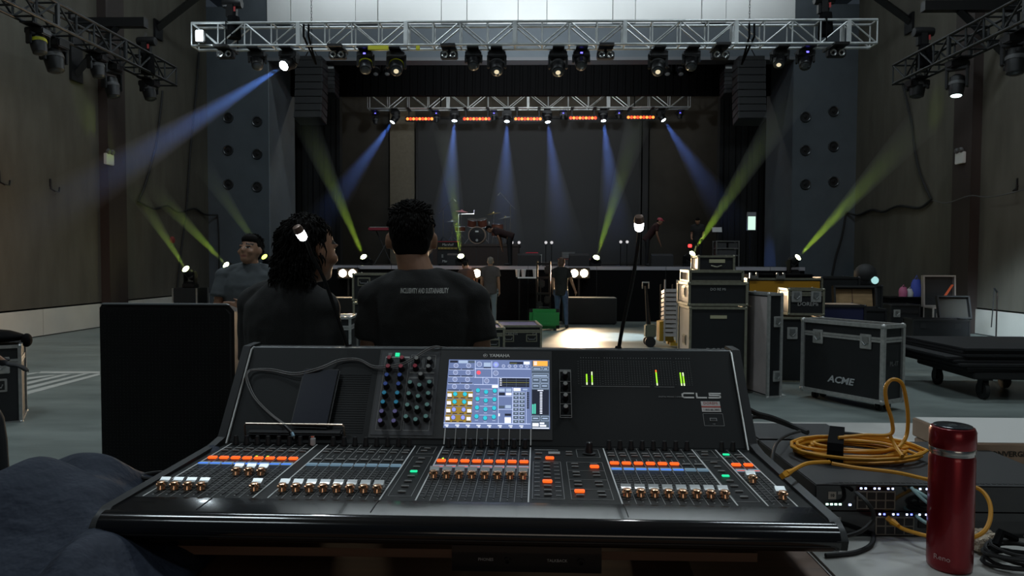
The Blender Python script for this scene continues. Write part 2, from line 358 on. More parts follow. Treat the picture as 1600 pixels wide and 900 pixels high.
# ---- channel banks
P = {}
def proto(key, mb, m, smooth=False, name=None):
    o = mb.build(name or key, m, con, smooth); P[key] = o; return o
used = set()
def put(key, loc, rot=None, m=None):
    src = P[key]
    if key not in used: used.add(key); o = src; o.location = loc; o.rotation_euler = rot or (0, 0, 0)
    else: o = inst(src, con, loc, rot, src.name.split('.')[0])
    return o
proto('encoder', MB().lathe([(.0062, 0), (.0062, .003), (.0052, .0045), (.0042, .016), (.0036, .0172)], n=14), BLK, True, 'encoder_knob')
proto('key', MB().box((0, 0, .0012), (.0125, .0042, .0024), None, .0006), KEYG, name='button')
proto('keyo', MB().box((0, 0, .002), (.016, .0085, .004), None, .001), ORG, name='lit_button')
proto('keyg', MB().box((0, 0, .0014), (.0125, .006, .0028), None, .0008), GRN, name='lit_button')
proto('keyd', MB().box((0, 0, .0012), (.0145, .0056, .0024), None, .0006), KEYG, name='button')
proto('slot', MB().box((0, 0, .0004), (.0026, .14, .0008)), BLK, name='fader_slot')
sm = MB()
for i in range(11):
    for sx in (-1, 1): sm.box((sx * .0052, -.06 + i * .012, .0003), (.0058, .0009, .0004))
proto('scale', sm, LINE2, name='fader_scale')
cap = MB(); cap.lathe([(.0062, 0), (.006, .002), (.0046, .0055), (.0046, .0075), (.006, .0105), (.0062, .0115), (.004, .0122)], (0, -.0065, 0), (0, 0, 1), 18)
cap.cyl((-.0074, -.0065, .0062), (.0074, -.0065, .0062), .0024, n=10)
proto('fader', cap, BRASS, True, 'fader')
cap2 = MB().prism([(0, .004), (0, .0095), (.005, .011), (.0105, .0142), (.0125, .0125), (.0125, .004)], -.0078, .0078, 0)
P['fcap'] = cap2.build('fader_cap', CLEAR, P['fader'], False)
def fader(u, v):
    if 'fader' not in used:
        used.add('fader'); P['fader'].location = (u, v, WP + .001)
    else:
        o = inst(P['fader'], con, (u, v, WP + .001), None, 'fader'); inst(P['fcap'], o, name='fader_cap')
def lcd(u, stripe_mat):
    o = MB().box((u, .2525, WP + .001), (.0178, .012, .002)).build('name_display', LCDG, con)
    MB().box((u, .2478, WP + .0022), (.0172, .0034, .0006)).build('colour_bar', stripe_mat, o)
BLUE = glow('lcd_blue', (.02, .16, 1), 1.6); REDL = glow('lcd_red', (1, .16, .1), .8); PALE = glow('lcd_pale', (.2, .36, .47), .42)
def bank(u0, u1, n, spec, lcds, on):
    pw = (u1 - u0) / n
    for i in range(n + 1):
        big = i in (0, n); u = u0 + pw * i
        MB().bb((u - (.0011 if big else .0004), VF0 + .002, WP), (u + (.0011 if big else .0004), VF1 - .012, WP + .0005)).build('strip_line', LINE if big else LINE2, con)
    for i in range(n):
        u = u0 + pw * (i + .5)
        put('encoder', (u, .386, WP)); put('key', (u, .352, WP)); put('key', (u, .336, WP))
        put('keyo' if on[i] == 'o' else 'keyd', (u, .285, WP)); lcd(u, lcds[i])
        MB().box((u, .308, WP + .0003), (.0012, .014, .0004)).build('meter_column', LINE2, con)
        put('slot', (u, .158, WP)); put('scale', (u, .158, WP)); fader(u, .113 if spec[i] == 'l' else .194)
        MB().box((u, .083, WP + .0003), (.0022, .0022, .0004)).build('strip_number', LINE2, con)
bank(-.500, -.329, 8, 'lllluuul', [BLUE] * 8, 'o' * 8)
bank(-.306, -.134, 8, 'l' * 8, [PALE] * 8, '-' * 8)
bank(-.079, .092, 8, 'u' * 8, [REDL] * 8, 'o' * 8)
bank(.233, .404, 8, 'l' * 8, [BLUE] * 6 + [PALE] * 2, 'o' * 6 + '--')
bank(.449, .492, 2, 'ul', [REDL] * 2, 'oo')
for u, v in ((-.414, .3), (-.393, .3), (-.068, .303)): MB().box((u, v, WP + .0006), (.003, .005, .001)).build('signal_led', glow('led_yg', (.45, 1, .02), 1.5), con)
# fader bank select columns
def frm(u0, v0, u1, v1, t=.0007, m=None):
    for a, b in (((u0, v0), (u1, v0)), ((u1, v0), (u1, v1)), ((u1, v1), (u0, v1)), ((u0, v1), (u0, v0))):
        MB().bb((min(a[0], b[0]) - t / 2, min(a[1], b[1]) - t / 2, WP), (max(a[0], b[0]) + t / 2, max(a[1], b[1]) + t / 2, WP + .0005)).build('print_frame', m or LINE2, con)
for uc, lit in ((-.107, 3), (.424, 3)):
    frm(uc - .018, .092, uc + .018, .315)
    for i in range(8): put('keyg' if i == lit else 'key', (uc, .3 - i * .027, WP))
    frm(uc - .016, .335, uc + .016, .385); put('key', (uc - .004, .352, WP)); put('key', (uc, .37, WP))
put('keyg', (.4595, .352, WP + .0005))
# centre key fields
frm(.098, .09, .147, .292); frm(.158, .09, .222, .292)
for i in range(9):
    put('keyo' if i == 5 else 'key', (.122, .283 - i * .022, WP))
    for du in (-.017, .017): MB().box((.122 + du, .283 - i * .022, WP + .0003), (.009, .0022, .0004)).build('key_legend', LINE2, con)
put('keyo', (.128, .312, WP)); put('key', (.106, .314, WP)); put('key', (.108, .345, WP)); put('key', (.165, .34, WP)); put('key', (.165, .357, WP))
MB().box((.137, .348, WP + .001), (.022, .016, .002)).build('home_key', LINE2, con)
for r_ in range(8):
    for c_ in range(2):
        lit = (r_ == 1 and c_ == 1) or (r_ == 6 and c_ == 0)
        put('keyo' if lit else 'key', (.172 + c_ * .034 , .282 - r_ * .0255 + (.004 if r_ % 2 else -.004), WP))
for i in range(3): MB().bb((.158, .24 - i * .051, WP), (.222, .2407 - i * .051, WP + .0005)).build('print_line', LINE2, con)
frm(.18, .325, .222, .38); 
MB().lathe([(.012, 0), (.0125, .002), (.0075, .003), (.0068, .02), (.0055, .0222)], (.203, .35, WP), n=18).build('encoder_dial', BLK, con, True)
MB().box((.203, .345, WP + .0222), (.001, .008, .001)).build('dial_mark', LINE, con)
MB().bb((.1, .372, WP), (.145, .3735, WP + .0005)).build('print_line', LINE, con)

# ---- upper panel
def upq(name, u0, s0, u1, s1, h, m, t=.0012, par=None):
    a = MB(); cs = [(u0, s0), (u1, s0), (u1, s1), (u0, s1)]
    a.add([UP(u, s, h) for u, s in cs] + [UP(u, s, h - t) for u, s in cs], [(0, 1, 2, 3), (7, 6, 5, 4)] + [(i, (i + 1) % 4, 4 + (i + 1) % 4, 4 + i) for i in range(4)])
    return a.build(name, m, par or con)
upq('display_bezel', -.232, .012, .135, .213, .0022, BEZ)
upq('strip_panel', -.228, .018, -.103, .209, .0030, SELP)
def uline(u0, s0, u1, s1, t=.0006, m=None, h=.0034): return upq('print_line', min(u0, u1) - t, min(s0, s1) - t, max(u0, u1) + t, max(s0, s1) + t, h, m or LINE2, .0004)
def ubox(u0, s0, u1, s1, m=None):
    uline(u0, s0, u1, s0, m=m); uline(u0, s1, u1, s1, m=m); uline(u0, s0, u0, s1, m=m); uline(u1, s0, u1, s1, m=m)
ubox(-.219, .028, -.168, .196); ubox(-.164, .028, -.112, .146); ubox(-.164, .168, -.139, .193); ubox(-.136, .168, -.112, .193); ubox(-.164, .193, -.112, .2)
for s_ in (.158, .146): upq('print_bar', -.164, s_ - .002, -.112, s_ + .002, .0034, LINE2, .0004)
upq('print_bar', -.219, .193, -.168, .1965, .0034, LINE, .0004)
kb = MB().lathe([(.0068, 0), (.0068, .002), (.0058, .004), (.0052, .0135), (.0046, .015)], n=16); KB = kb.build('channel_knob', BLK, con, True)
kc_cols = {'red': (.5, .07, .1), 'blue': (.05, .12, .5), 'cyan': (.03, .42, .68), 'violet': (.24, .2, .5), 'mint': (.2, .42, .38), 'grey': (.34, .34, .32), 'crimson': (.45, .03, .06)}
first = [True]
def cknob(u, s, col):
    M = UF(u, s, .003)
    if first[0]: first[0] = False; o = KB
    else: o = inst(KB, con)
    o.matrix_local = M
    MB().lathe([(.0046, .015), (.0042, .0165)], n=14).build('knob_cap', mat('cap_' + col, kc_cols[col], .45), o, True)
for u in (-.2085, -.1815):
    for i, c in enumerate(('red', 'red', 'blue', 'blue', 'cyan', 'cyan', 'violet', 'violet')): cknob(u, .186 - i * .0206, c)
cknob(-.1505, .185, 'grey'); cknob(-.1235, .184, 'grey'); cknob(-.1515, .1665, 'crimson'); cknob(-.1235, .166, 'grey'); cknob(-.138, .1475, 'grey')
for i in range(4):
    for u, d in ((-.158, 0), (-.138, -.006), (-.118, .001)): cknob(u, .128 - i * .0255 + d, 'mint')
upq('lit_button', -.199, .1965, -.190, .204, .006, GRN, .003); upq('button', -.214, .1965, -.206, .204, .0055, KEYG, .003)
# knob column right of the screen
ubox(.151, .06, .174, .168, LINE2); upq('print_bar', .151, .164, .174, .169, .0014, LINE2, .0004)
for i in range(4):
    cknob(.162, .154 - i * .0255, 'grey'); uline(.151, .141 - i * .0255, .174, .141 - i * .0255)
# touchscreen and its graphics
scr = upq('touchscreen', -.083, .035, .130, .19, .0036, mat('screen_glass', (.02, .02, .03), .15, emit=(.2, .27, .52), es=.8), .001)
SG = {'lav': (.30, .36, .60, .62), 'line': (.62, .72, 1, 1.0), 'dark': (.02, .025, .05, .5), 'gold': (.34, .22, .03, .75), 'cyan': (.03, .55, .68, .85), 'peri': (.3, .36, .9, .8), 'white': (.8, .85, 1, 1.0),
      'pale': (.42, .54, .75, .8), 'org': (1, .4, .06, 1.0), 'slate': (.1, .14, .2, .6), 'teal': (.1, .65, .5, .8), 'red': (.85, .1, .15, .9), 'ylw': (.4, .4, .05, .6)}
sgk = list(SG); sgm = [glow('ui_' + k, SG[k][:3], SG[k][3] * 1.3) for k in sgk]
ui = MB(); lay = [0]
def sxy(x, y):
    t = (y - 28) / 776; l = 105 - 75 * t; r = 1250 + 8 * t; return -.083 + .213 * (x - l) / (r - l), .19 - .155 * t
def uir(k, x0, y0, x1, y1):
    ui.cur = sgk.index(k); lay[0] += 1; h = .0037 + lay[0] * 2e-6
    ui.add([UP(*sxy(x, y), h) for x, y in ((x0, y1), (x1, y1), (x1, y0), (x0, y0))], [(0, 1, 2, 3)])
def uic(k, x, y, r, n=12):
    ui.cur = sgk.index(k); lay[0] += 1; h = .0037 + lay[0] * 2e-6
    ui.add([UP(*sxy(x + r * math.cos(2 * PI * i / n), y - r * math.sin(2 * PI * i / n)), h) for i in range(n)], [tuple(range(n))])
uir('slate', 1048, 35, 1250, 808); uir('dark', 1052, 375, 1245, 655)
uir('pale', 215, 38, 318, 72); uir('dark', 115, 40, 205, 66); uir('slate', 325, 40, 400, 68)
for r_ in range(4):
    y = 76 + r_ * 82
    for c_ in range(2):
        x = 105 - r_ * 7 + c_ * 145; uir('dark', x, y + 60, x + 132, y + 72); uic('line', x + 78, y + 24, 27, 16); uic('lav', x + 78, y + 24, 24, 16)
    uir('line', 100 - r_ * 7, y + 74, 392 - r_ * 6, y + 78)
for r_ in range(4):
    y = 403 + r_ * 87; xl = 78 - r_ * 8; uir('gold', xl, y, 375 - r_ * 7, y + 82)
    for c_ in range(2): uic('dark', xl + 92 + c_ * 112, y + 30, 28, 14); uic('cyan' if r_ < 2 else 'peri', xl + 92 + c_ * 112, y + 29, 24, 14)
    uir('white', xl + 4, y + 24, xl + 50, y + 60); uir('white', xl + 246, y + 24, xl + 292, y + 60)
    for dx in (0, 70, 150, 230): uir('dark', xl + dx + 6, y + 68, xl + dx + 58, y + 78)
uir('line', 402, 40, 407, 240); uir('line', 392, 236, 1030, 241); uir('line', 407, 132, 1035, 138); uir('line', 590, 45, 595, 236); uir('line', 385, 318, 668, 323); uir('line', 488, 240, 492, 318); uir('line', 664, 240, 668, 352)
uic('line', 450, 82, 30, 16); uic('lav', 450, 82, 27, 16); uir('pale', 502, 62, 582, 110); uir('dark', 498, 118, 584, 129)
uic('peri', 640, 85, 33, 16); uic('pale', 640, 85, 18)
for x in (727, 795, 862, 928, 994): uic('line', x, 102, 19, 14); uic('lav', x, 102, 16, 14)
uir('dark', 795, 50, 950, 78); uir('ylw', 800, 66, 880, 70); uir('white', 958, 46, 1025, 80)
uic('red', 442, 182, 25); uic('line', 638, 185, 30, 16); uic('lav', 638, 185, 27, 16); uic('line', 533, 278, 28, 16); uic('lav', 533, 278, 25, 16)
uir('dark', 678, 243, 1022, 347)
for y in (268, 292, 318): uir('ylw' if y == 292 else 'slate', 712, y, 1020, y + 4)
for x in (760, 868, 985): uir('slate', x, 243, x + 4, 347)
for y in (250, 272, 296, 320): uir('white', 684, y, 706, y + 10)
uir('white', 594, 326, 662, 358)
for r_ in range(4):
    y = 388 + r_ * 97
    for x, d in ((432 - r_ * 6, 0), (526 - r_ * 4, 17), (626 - r_ * 4, 3)): uic('dark', x, y + d + 2, 27, 14); uic('cyan', x, y + d, 24, 14); uir('pale', x - 18, y + d + 38, x + 18, y + d + 45)
    uir('line', 462 - r_ * 5, y - 16, 600, y - 13)
uir('line', 664, 352, 668, 752); uir('line', 826, 352, 830, 752); uir('line', 985, 395, 989, 752); uir('line', 664, 598, 826, 602); uir('line', 668, 452, 822, 456)
uir('pale', 674, 365, 740, 400); uir('pale', 754, 365, 815, 400); uir('dark', 674, 412, 742, 442); uir('white', 752, 412, 818, 442)
uir('slate', 672, 560, 738, 588); uir('pale', 746, 552, 812, 586); uir('white', 668, 645, 684, 675); uir('dark', 740, 646, 814, 670); uir('white', 738, 686, 812, 748)
uir('white', 840, 358, 922, 392); uir('pale', 945, 366, 1000, 382)
for r_ in range(8):
    for c_ in range(2):
        x = 836 - r_ * .5 + c_ * 70; y = 402 + r_ * 44; uir('line', x, y, x + 64, y + 38); uir('slate', x + 3, y + 4, x + 63, y + 37); uir('pale', x + 22, y + 14, x + 44, y + 24)
for r_ in range(9): uir('dark', 990, 405 + r_ * 21, 1020, 420 + r_ * 21)
uir('line', 35, 752, 1035, 758)
for i in range(8): uir('white', 45 + i * 123, 772, 92 + i * 123, 782); uir('white', 60 + i * 123, 788, 86 + i * 123, 798)
uir('org', 1065, 38, 1228, 98); 
for y in (46, 62, 78): uir('white', 1072, y, 1108, y + 9)
for r in ((1052, 106, 1165, 150), (1172, 106, 1242, 150), (1052, 186, 1242, 228), (1052, 236, 1142, 298), (1150, 236, 1242, 298), (1052, 305, 1142, 365), (1150, 305, 1242, 365), (1048, 668, 1140, 722), (1156, 668, 1250, 722)):
    uir('pale', *r); uir('slate', r[0] + 3, r[1] + 4, r[2] - 3, r[3] - 4); uir('pale', r[0] + 16, r[1] + 20, r[2] - 18, r[1] + 32)
uir('white', 1115, 378, 1180, 388)
for i in range(14): uir('white', 1142, 400 + i * 18, 1170, 409 + i * 18)
uir('teal', 1054, 540, 1072, 645); uir('teal', 1078, 535, 1096, 645)
uir('white', 1058, 745, 1130, 782); uir('white', 1142, 738, 1194, 756); uir('white', 1142, 764, 1216, 784); uir('white', 1058, 794, 1248, 804)
ug = ui.build('screen_graphics', sgm, scr); 
# maker's name: ring emblem and word
text('YAMAHA', .0105, mat('print_silver', (.8, .79, .75), .4, .2), con, UF(.024, .2005, .0026), bold=.0002)
emb = MB()
emb.M = UF(-.0065, .2005, .0026)
for r_ in (.0042,): emb.tube([(r_ * math.cos(2 * PI * i / 20), r_ * math.sin(2 * PI * i / 20), 0) for i in range(20)], .0004, 5, closed=True)
for i in range(3):
    a = PI / 2 + i * 2 * PI / 3; emb.tube([(-.0004 * math.cos(a), -.0004 * math.sin(a), 0), (.0036 * math.cos(a), .0036 * math.sin(a), 0)], .0004, 5)
emb.build('emblem', mat('print_silver', (.5, .5, .48), .35, .5), con)
# separators that run up from the centre bank to the screen
for i in range(9):
    u = -.079 + .0214 * i; t = .0011 if i in (0, 8) else .0005
    upq('strip_line', u - t, 0.0, u + t, .034, .003, LINE, .0004)
# meter bridge
ms = MB(); mdim = MB()
cols5 = [.190, .236, .282, .328, .374, .412]
for b_ in range(5):
    u0 = (.192, .242, .292, .342, .392)[b_]; n = 8 if b_ < 4 else 6
    for k in range(10): 
        for du in (0,): mdim.quad(*[UP(u0 - .003 + x, .137 + k * .0058 + y, .0012) for x, y in ((0, 0), (.0026, 0), (.0026, .0009), (0, .0009))])
    for i in range(n):
        uu = u0 + .0042 + i * .0055
        ms.quad(*[UP(uu + x, .198 + y, .0012) for x, y in ((-.0004, 0), (.0004, 0), (.0004, .0012), (-.0004, .0012))])
        for k in range(14): mdim.quad(*[UP(uu - .0012 + x, .136 + k * .0042 + y, .0012) for x, y in ((0, 0), (.0022, 0), (.0022, .0012), (0, .0012))])
tag(mdim.build('meter_marks', mat('meter_dim', (.11, .115, .11), .5), con), kind='stuff'); tag(ms.build('meter_numbers', LINE, con), kind='stuff')
for u0, u1 in ((.196, .336), (.346, .386)): uline(u0, .1315, u1, .1315, .0004, h=.0012)
ly = glow('meter_green', (.42, 1, .03), 1.3); lw = glow('meter_pale', (.8, 1, .55), 1.3); lr = glow('meter_red', (1, .2, .02), 1.3)
for u, n, rd in ((.2072, 9, 0), (.2182, 11, 0), (.3518, 13, 1), (.4017, 11, 0), (.4072, 11, 0)):
    for k in range(n): upq('meter_led', u - .0014, .135 + k * .0028, u + .0014, .1371 + k * .0028, .0014, lr if rd and k > 10 else (lw if k < 2 or (u in (.2182, .4072) and k > 7) else ly), .0004)
# CL5 badge built from strokes, small print, sticker, usb plate
bd = MB(); H = .0105
def stroke(pts, t=.0016):
    for (a, b), (c, d) in zip(pts[:-1], pts[1:]):
        bd.cur = 0; p = UP(.4005 + a, .108 + b, .0016); q = UP(.4005 + c, .108 + d, .0016); di = (q - p).normalized(); n_ = SN.cross(di) * t
        p -= di * t * .7; q += di * t * .7
        bd.add([p + n_, q + n_, q - n_, p - n_], [(0, 1, 2, 3)])
stroke([(.023, .0095), (.004, .0095), (0, .0075), (0, .002), (.003, 0), (.022, 0)]); stroke([(.029, .0095), (.029, 0), (.048, 0)]); stroke([(.077, .0095), (.055, .0095), (.055, .0052), (.074, .0052), (.076, .004), (.076, .001), (.073, 0), (.053, 0)])
bd.build('badge', mat('print_silver2', (.7, .69, .66), .4, .2), con)
text('DIGITAL MIXING CONSOLE', .0042, LINE2, con, UF(.378, .109, .0014), ex=.0002)
stk = upq('asset_sticker', .436, .077, .474, .1, .0014, mat('sticker_white', (.62, .6, .58), .6), .0006)
upq('red_band', .436, .0865, .474, .0895, .0018, mat('sticker_red', (.5, .1, .08), .6), .0003, stk)
text('DOREMi', .008, mat('sticker_red_ink', (.4, .06, .05), .6), stk, UF(.455, .0955, .0017), ex=.0001)
text('1-800-88-3882', .0055, mat('ink_black', (.02, .02, .02), .6), stk, UF(.455, .081, .0017), ex=.0001)
ubx = ((.436, .047), (.476, .074)); uline(.437, .047, .476, .047, .0004, h=.0012); uline(.437, .073, .476, .073, .0004, h=.0012); uline(.437, .047, .437, .073, .0004, h=.0012); uline(.476, .047, .476, .073, .0004, h=.0012)
upq('usb_port', .449, .057, .463, .0635, .0018, LINE2, .001); upq('usb_slot', .4505, .0582, .4615, .0622, .0022, BLK, .0005)
text('USB', .003, LINE2, con, UF(.456, .0505, .0014), ex=.0002)
# ribbed vent area left of the knob field
for i in range(26): upq('vent_rib', -.312, .022 + i * .0052, -.245, .0245 + i * .0052, .0013, PAN2, .0006)
# ================================================================== TRUSSES, LAMPS, HOISTS
def truss(name, label, p0, p1, h, w, nb, m, joints=4, rt=.026, rb=.016):
    p0 = Vector(p0); p1 = Vector(p1); L = (p1 - p0).length; X = (p1 - p0).normalized(); Z = (Vector((0, 0, 1)) - X * X.z).normalized(); Y = Z.cross(X)
    t = thing(name, label, 'truss', p0); t.matrix_world = Matrix((X, Y, Z)).transposed().to_4x4(); t.location = p0
    for sy in (-1, 1):
        for sz in (-1, 1): MB().cyl((0, sy * w / 2, sz * h / 2), (L, sy * w / 2, sz * h / 2), rt, n=10).build('chord', m, t, True)
    bl = L / nb
    vert = MB().cyl((0, 0, -h / 2), (0, 0, h / 2), rb, n=8).build('brace', m, t, True)
    diag = MB().cyl((0, 0, -h / 2), (bl, 0, h / 2), rb, n=8).build('brace', m, t, True)
    cross = MB().cyl((0, -w / 2, 0), (0, w / 2, 0), rb, n=8).build('brace', m, t, True)
    fv = fd = fc = True
    def put(src, f, loc, sx=1):
        o = src if f else inst(src, t)
        o.location = loc; o.scale = (sx, 1, 1)
    for i in range(nb + 1):
        for sy in (-1, 1):
            put(vert, fv, (i * bl, sy * w / 2, 0)); fv = False
            if i < nb:
                if i % 2 == 0: put(diag, fd, ((i + 1) * bl, sy * w / 2, 0), -1)
                else: put(diag, fd, (i * bl, sy * w / 2, 0), 1)
                fd = False
        for sz in (-1, 1): put(cross, fc, (i * bl, 0, sz * h / 2)); fc = False
    for i in range(joints, nb, joints):
        for sy in (-1, 1): MB().box((i * bl, sy * w / 2, 0), (.09, .05, h + .03), None, .01).build('joint_plate', m, t)
    return t, p0, X
truss_main, tm0, tmX = truss('lighting_truss', 'long silver box truss hung across the hall in front of the proscenium', at(305, 57.5, 15.1), at(1365, 53, 14.9), .47, .32, 25, TRUS)
truss_in, ti0, tiX = truss('lighting_truss', 'shorter silver box truss above the stage with red light bars', at(576, 158.5, 26), at(1077, 156, 26), .58, .36, 16, TRUS)
truss('lighting_truss', 'black box truss running along the left fabric wall', at(262, 120, 17), Vector((at(262, 120, 17).x - .02, 9.5, at(262, 120, 17).z)), .42, .42, 14, BTRU, 4, .03, .02)
truss('lighting_truss', 'black box truss running along the right fabric wall', at(1410, 117, 16.4), Vector((at(1410, 117, 16.4).x + .02, 9.5, at(1410, 117, 16.4).z)), .42, .42, 13, BTRU, 4, .03, .02)

LENSD = mat('lens_glass', (.06, .065, .07), .08, .2)
def moving_head(lens, aim, mount_z, label, group=None, lit=None, s=1, up=False, name='moving_head_lamp', tint=None, led=None):
    lens = Vector(lens); aim = Vector(aim); d = (aim - lens).normalized(); piv = lens - d * .2 * s
    t = thing(name, label, 'stage lamp', (piv.x, piv.y, mount_z), 0, group)
    off = piv.z - mount_z; sg = -1 if up else 1      # local z of the pivot
    MB().box((0, 0, -sg * .06 * s if not up else .06 * s), (.34 * s, .26 * s, .12 * s), None, .02).build('base', MBLK, t)
    b0 = -sg * .11 * s if not up else .11 * s
    ya = math.atan2(d.y, d.x) + PI / 2; rot = Matrix.Rotation(ya, 3, 'Z')
    y = MB()
    y.box((0, 0, b0 + (off - b0) * .08), (.36 * s, .16 * s, .05 * s), rot, .01)
    for q in (-1, 1):
        y.box(rot @ Vector((q * .165 * s, 0, (b0 + off) / 2)), (.045 * s, .13 * s, abs(off - b0) + .1 * s), rot, .012)
    y.build('yoke', MBLK, t)
    ql = Vector((0, 0, off))
    MB().lathe([(.07 * s, -.2 * s), (.125 * s, -.16 * s), (.138 * s, -.02 * s), (.13 * s, .08 * s), (.115 * s, .185 * s), (.1 * s, .195 * s)], ql, d, 18).build('head', mat('lamp_housing', (.010, .010, .011), .45), t, True)
    MB().lathe([(.142 * s, -.06 * s), (.146 * s, -.03 * s), (.142 * s, 0)], ql, d, 18).build('band', GREYP if not tint else mat('tint_' + name, tint, .5), t, True)
    warm = lit is LWARM
    MB().lathe([(.097 * s, .19 * s), (.085 * s, .203 * s), (.04 * s, .212 * s)], ql, d, 18).build('lens', LENSD if warm or not lit else lit, t, True)
    if warm: MB().lathe([(.05 * s, .205 * s), (.04 * s, .222 * s), (.015 * s, .228 * s)], ql, d, 14).build('lamp_core', LWARM, t, True)
    if not up:
        for q in (-.1, .1): MB().lathe([(.02, -.03), (.024, 0), (.02, .03)], (q * s, 0, .012), (1, 0, 0), 10).build('clamp', MBLK, t, True)
        MB().bb((-.12, -.3, .014), (.12, .3, .04)).build('mount_bar', MBLK, t)
    else:
        for q in (-1, 1): MB().box((q * .14 * s, 0, .012), (.05, .2 * s, .024)).build('foot', RUB, t)
    if led: MB().box((0, -.131 * s, (-.06 if not up else .06) * s), (.05, .01, .03)).build('status_light', led, t)
    return t, lens, d
HAZE = {}
def beam(lens, d, half, length, power, col, label, dens=.16, blend=.9, r0=.07, grp=None):
    lens = Vector(lens) + d * .03
    light('beam_lamp', 'SPOT', lens, power, col, lens + d, spot_size=R(2 * half), spot_blend=blend, shadow_soft_size=.06)
    HK = (dens, round(length, 1))
    if HK not in HAZE:
        m = bpy.data.materials.new('haze'); m.use_nodes = True; nt = m.node_tree; nt.nodes.clear()
        ou = nt.nodes.new('ShaderNodeOutputMaterial'); vs = nt.nodes.new('ShaderNodeVolumeScatter'); vs.inputs['Color'].default_value = (1, 1, 1, 1); vs.inputs['Anisotropy'].default_value = .0
        tc = nt.nodes.new('ShaderNodeTexCoord'); sx = nt.nodes.new('ShaderNodeSeparateXYZ'); mr = nt.nodes.new('ShaderNodeMapRange'); mr.interpolation_type = 'SMOOTHSTEP'
        mr.inputs[1].default_value = length * .1; mr.inputs[2].default_value = length * .97; mr.inputs[3].default_value = dens; mr.inputs[4].default_value = 0
        nt.links.new(tc.outputs['Object'], sx.inputs[0]); nt.links.new(sx.outputs[2], mr.inputs[0]); nt.links.new(mr.outputs[0], vs.inputs['Density'])
        nt.links.new(vs.outputs[0], ou.inputs['Volume']); HAZE[HK] = m
    o = MB(); k = math.tan(R(half)) * 1.02
    q = Vector((0, 0, 1)).rotation_difference(d)
    o.lathe([(.02, 0.01), (.02 + k * length, length)], (0, 0, 0), (0, 0, 1), 24)
    b = o.build('light_beam', HAZE[HK], None, True, lens); b.rotation_euler = q.to_euler(); tag(b, label, 'light beam', grp); return b
LW = glow('lens_white', (.8, .92, 1), 30); LY = glow('lens_yellow', (.9, 1, .45), 24); LWARM = glow('lens_warm', (1, .85, .55), .8); LG = glow('lens_soft', (.75, 1, .95), 5)
BLED = glow('led_blue', (.12, .1, 1), 4)
tm1 = at(1365, 53, 14.9)
def tz(px): return tm0.z + (tm1.z - tm0.z) * (px - 305) / 1060 - .235 - .026 - .04
def truss_y(px): return 15.1 - .2 * (px - 305) / 1060
# --- main truss
YT = (.5, .52, .02)
for px, py, ax, ay, lit, lab, kw in (
    (402, 104, 398, 330, None, 'unlit moving head on the silver front truss beside the blue beam lamp', {}),
    (571, 110, 560, 330, None, 'moving head with a curved yellow reflection on the front truss', dict(tint=YT, led=BLED)),  # the yellow band colour stands in for reflected light
    (619, 111, 610, 260, LWARM, 'larger moving head with yellow stripes on the front truss', dict(tint=YT, s=1.12)),
    (740, 104, 742, 300, None, 'unlit moving head bowed straight down on the front truss over the stage centre', {}),
    (776, 112, 770, 300, LWARM, 'moving head with a small warm lens hung over the stage centre', dict(s=1.1)),
    (872, 113, 876, 300, LWARM, 'moving head with a small warm lens beside a dark blue-lit lamp', dict(s=1.1)),
    (908, 104, 908, 300, None, 'dark moving head with a tiny blue status light on the front truss', dict(led=BLED)),
    (1028, 112, 1030, 300, LWARM, 'moving head with a warm lens hung before the right end of the stage truss', dict(s=1.1)),
    (1080, 105, 1082, 300, None, 'dim unlit moving head on the front truss beside the right line array', {}),
    (1217, 101, 1190, 320, LWARM, 'moving head with warm lens on the front truss by the right slate wing', {}),
    (1258, 104, 1258, 330, None, 'unlit moving head with violet status light before the right slate wing', dict(led=BLED))):
    Y = truss_y(px); moving_head(at(px, py, Y), at(ax, ay, Y - 2.5), tz(px), lab, None, lit, **kw)
p = at(443, 103, 15); t_, l_, d_ = moving_head(p, at(118, 306, 10.6), tz(443), 'moving head throwing a long blue beam from the front truss', None, LW, 1.1)
beam(l_, d_, 3.4, 7.6, 5200, (.1, .3, 1), 'long pale blue light beam crossing the hall towards the left wall', .13)
def twin(px, py, lab, grp):
    Y = truss_y(px); mz = tz(px); p = at(px, py, Y); t = thing('twin_blinder', lab, 'stage lamp', (p.x, p.y, mz + .03), 0, grp)
    zc = p.z - mz - .03
    MB().box((0, 0, zc), (.36, .16, .15), None, .02).build('housing', MBLK, t)
    MB().box((0, .0, zc / 2 - .01), (.05, .05, abs(zc) + .02)).build('bracket', MBLK, t); MB().bb((-.15, -.3, -.02), (.15, .3, .03)).build('mount_bar', MBLK, t)
    for q in (-.085, .085): MB().lathe([(.068, 0), (.068, .012), (.05, .004), (.02, .0)], (q, -.078, zc), (0, -1, 0), 16).build('reflector', mat('reflector', (.6, .62, .62), .2, .8), t, True)
for px, py, lab in ((353, 86, 'twin blinder lamp near the bright left end of the front truss'), (528, 87, 'twin blinder lamp on the front truss above the left line array'), (702, 87, 'twin blinder lamp on the front truss right of the yellow striped heads'),
        (946, 87, 'twin blinder lamp on the front truss beside the blue-lit dark head'), (1125, 87, 'twin blinder lamp on the front truss beside the right line array'), (1306, 84, 'twin blinder lamp under the right hoist of the front truss')): twin(px, py, lab, 'twin blinders on the front truss')
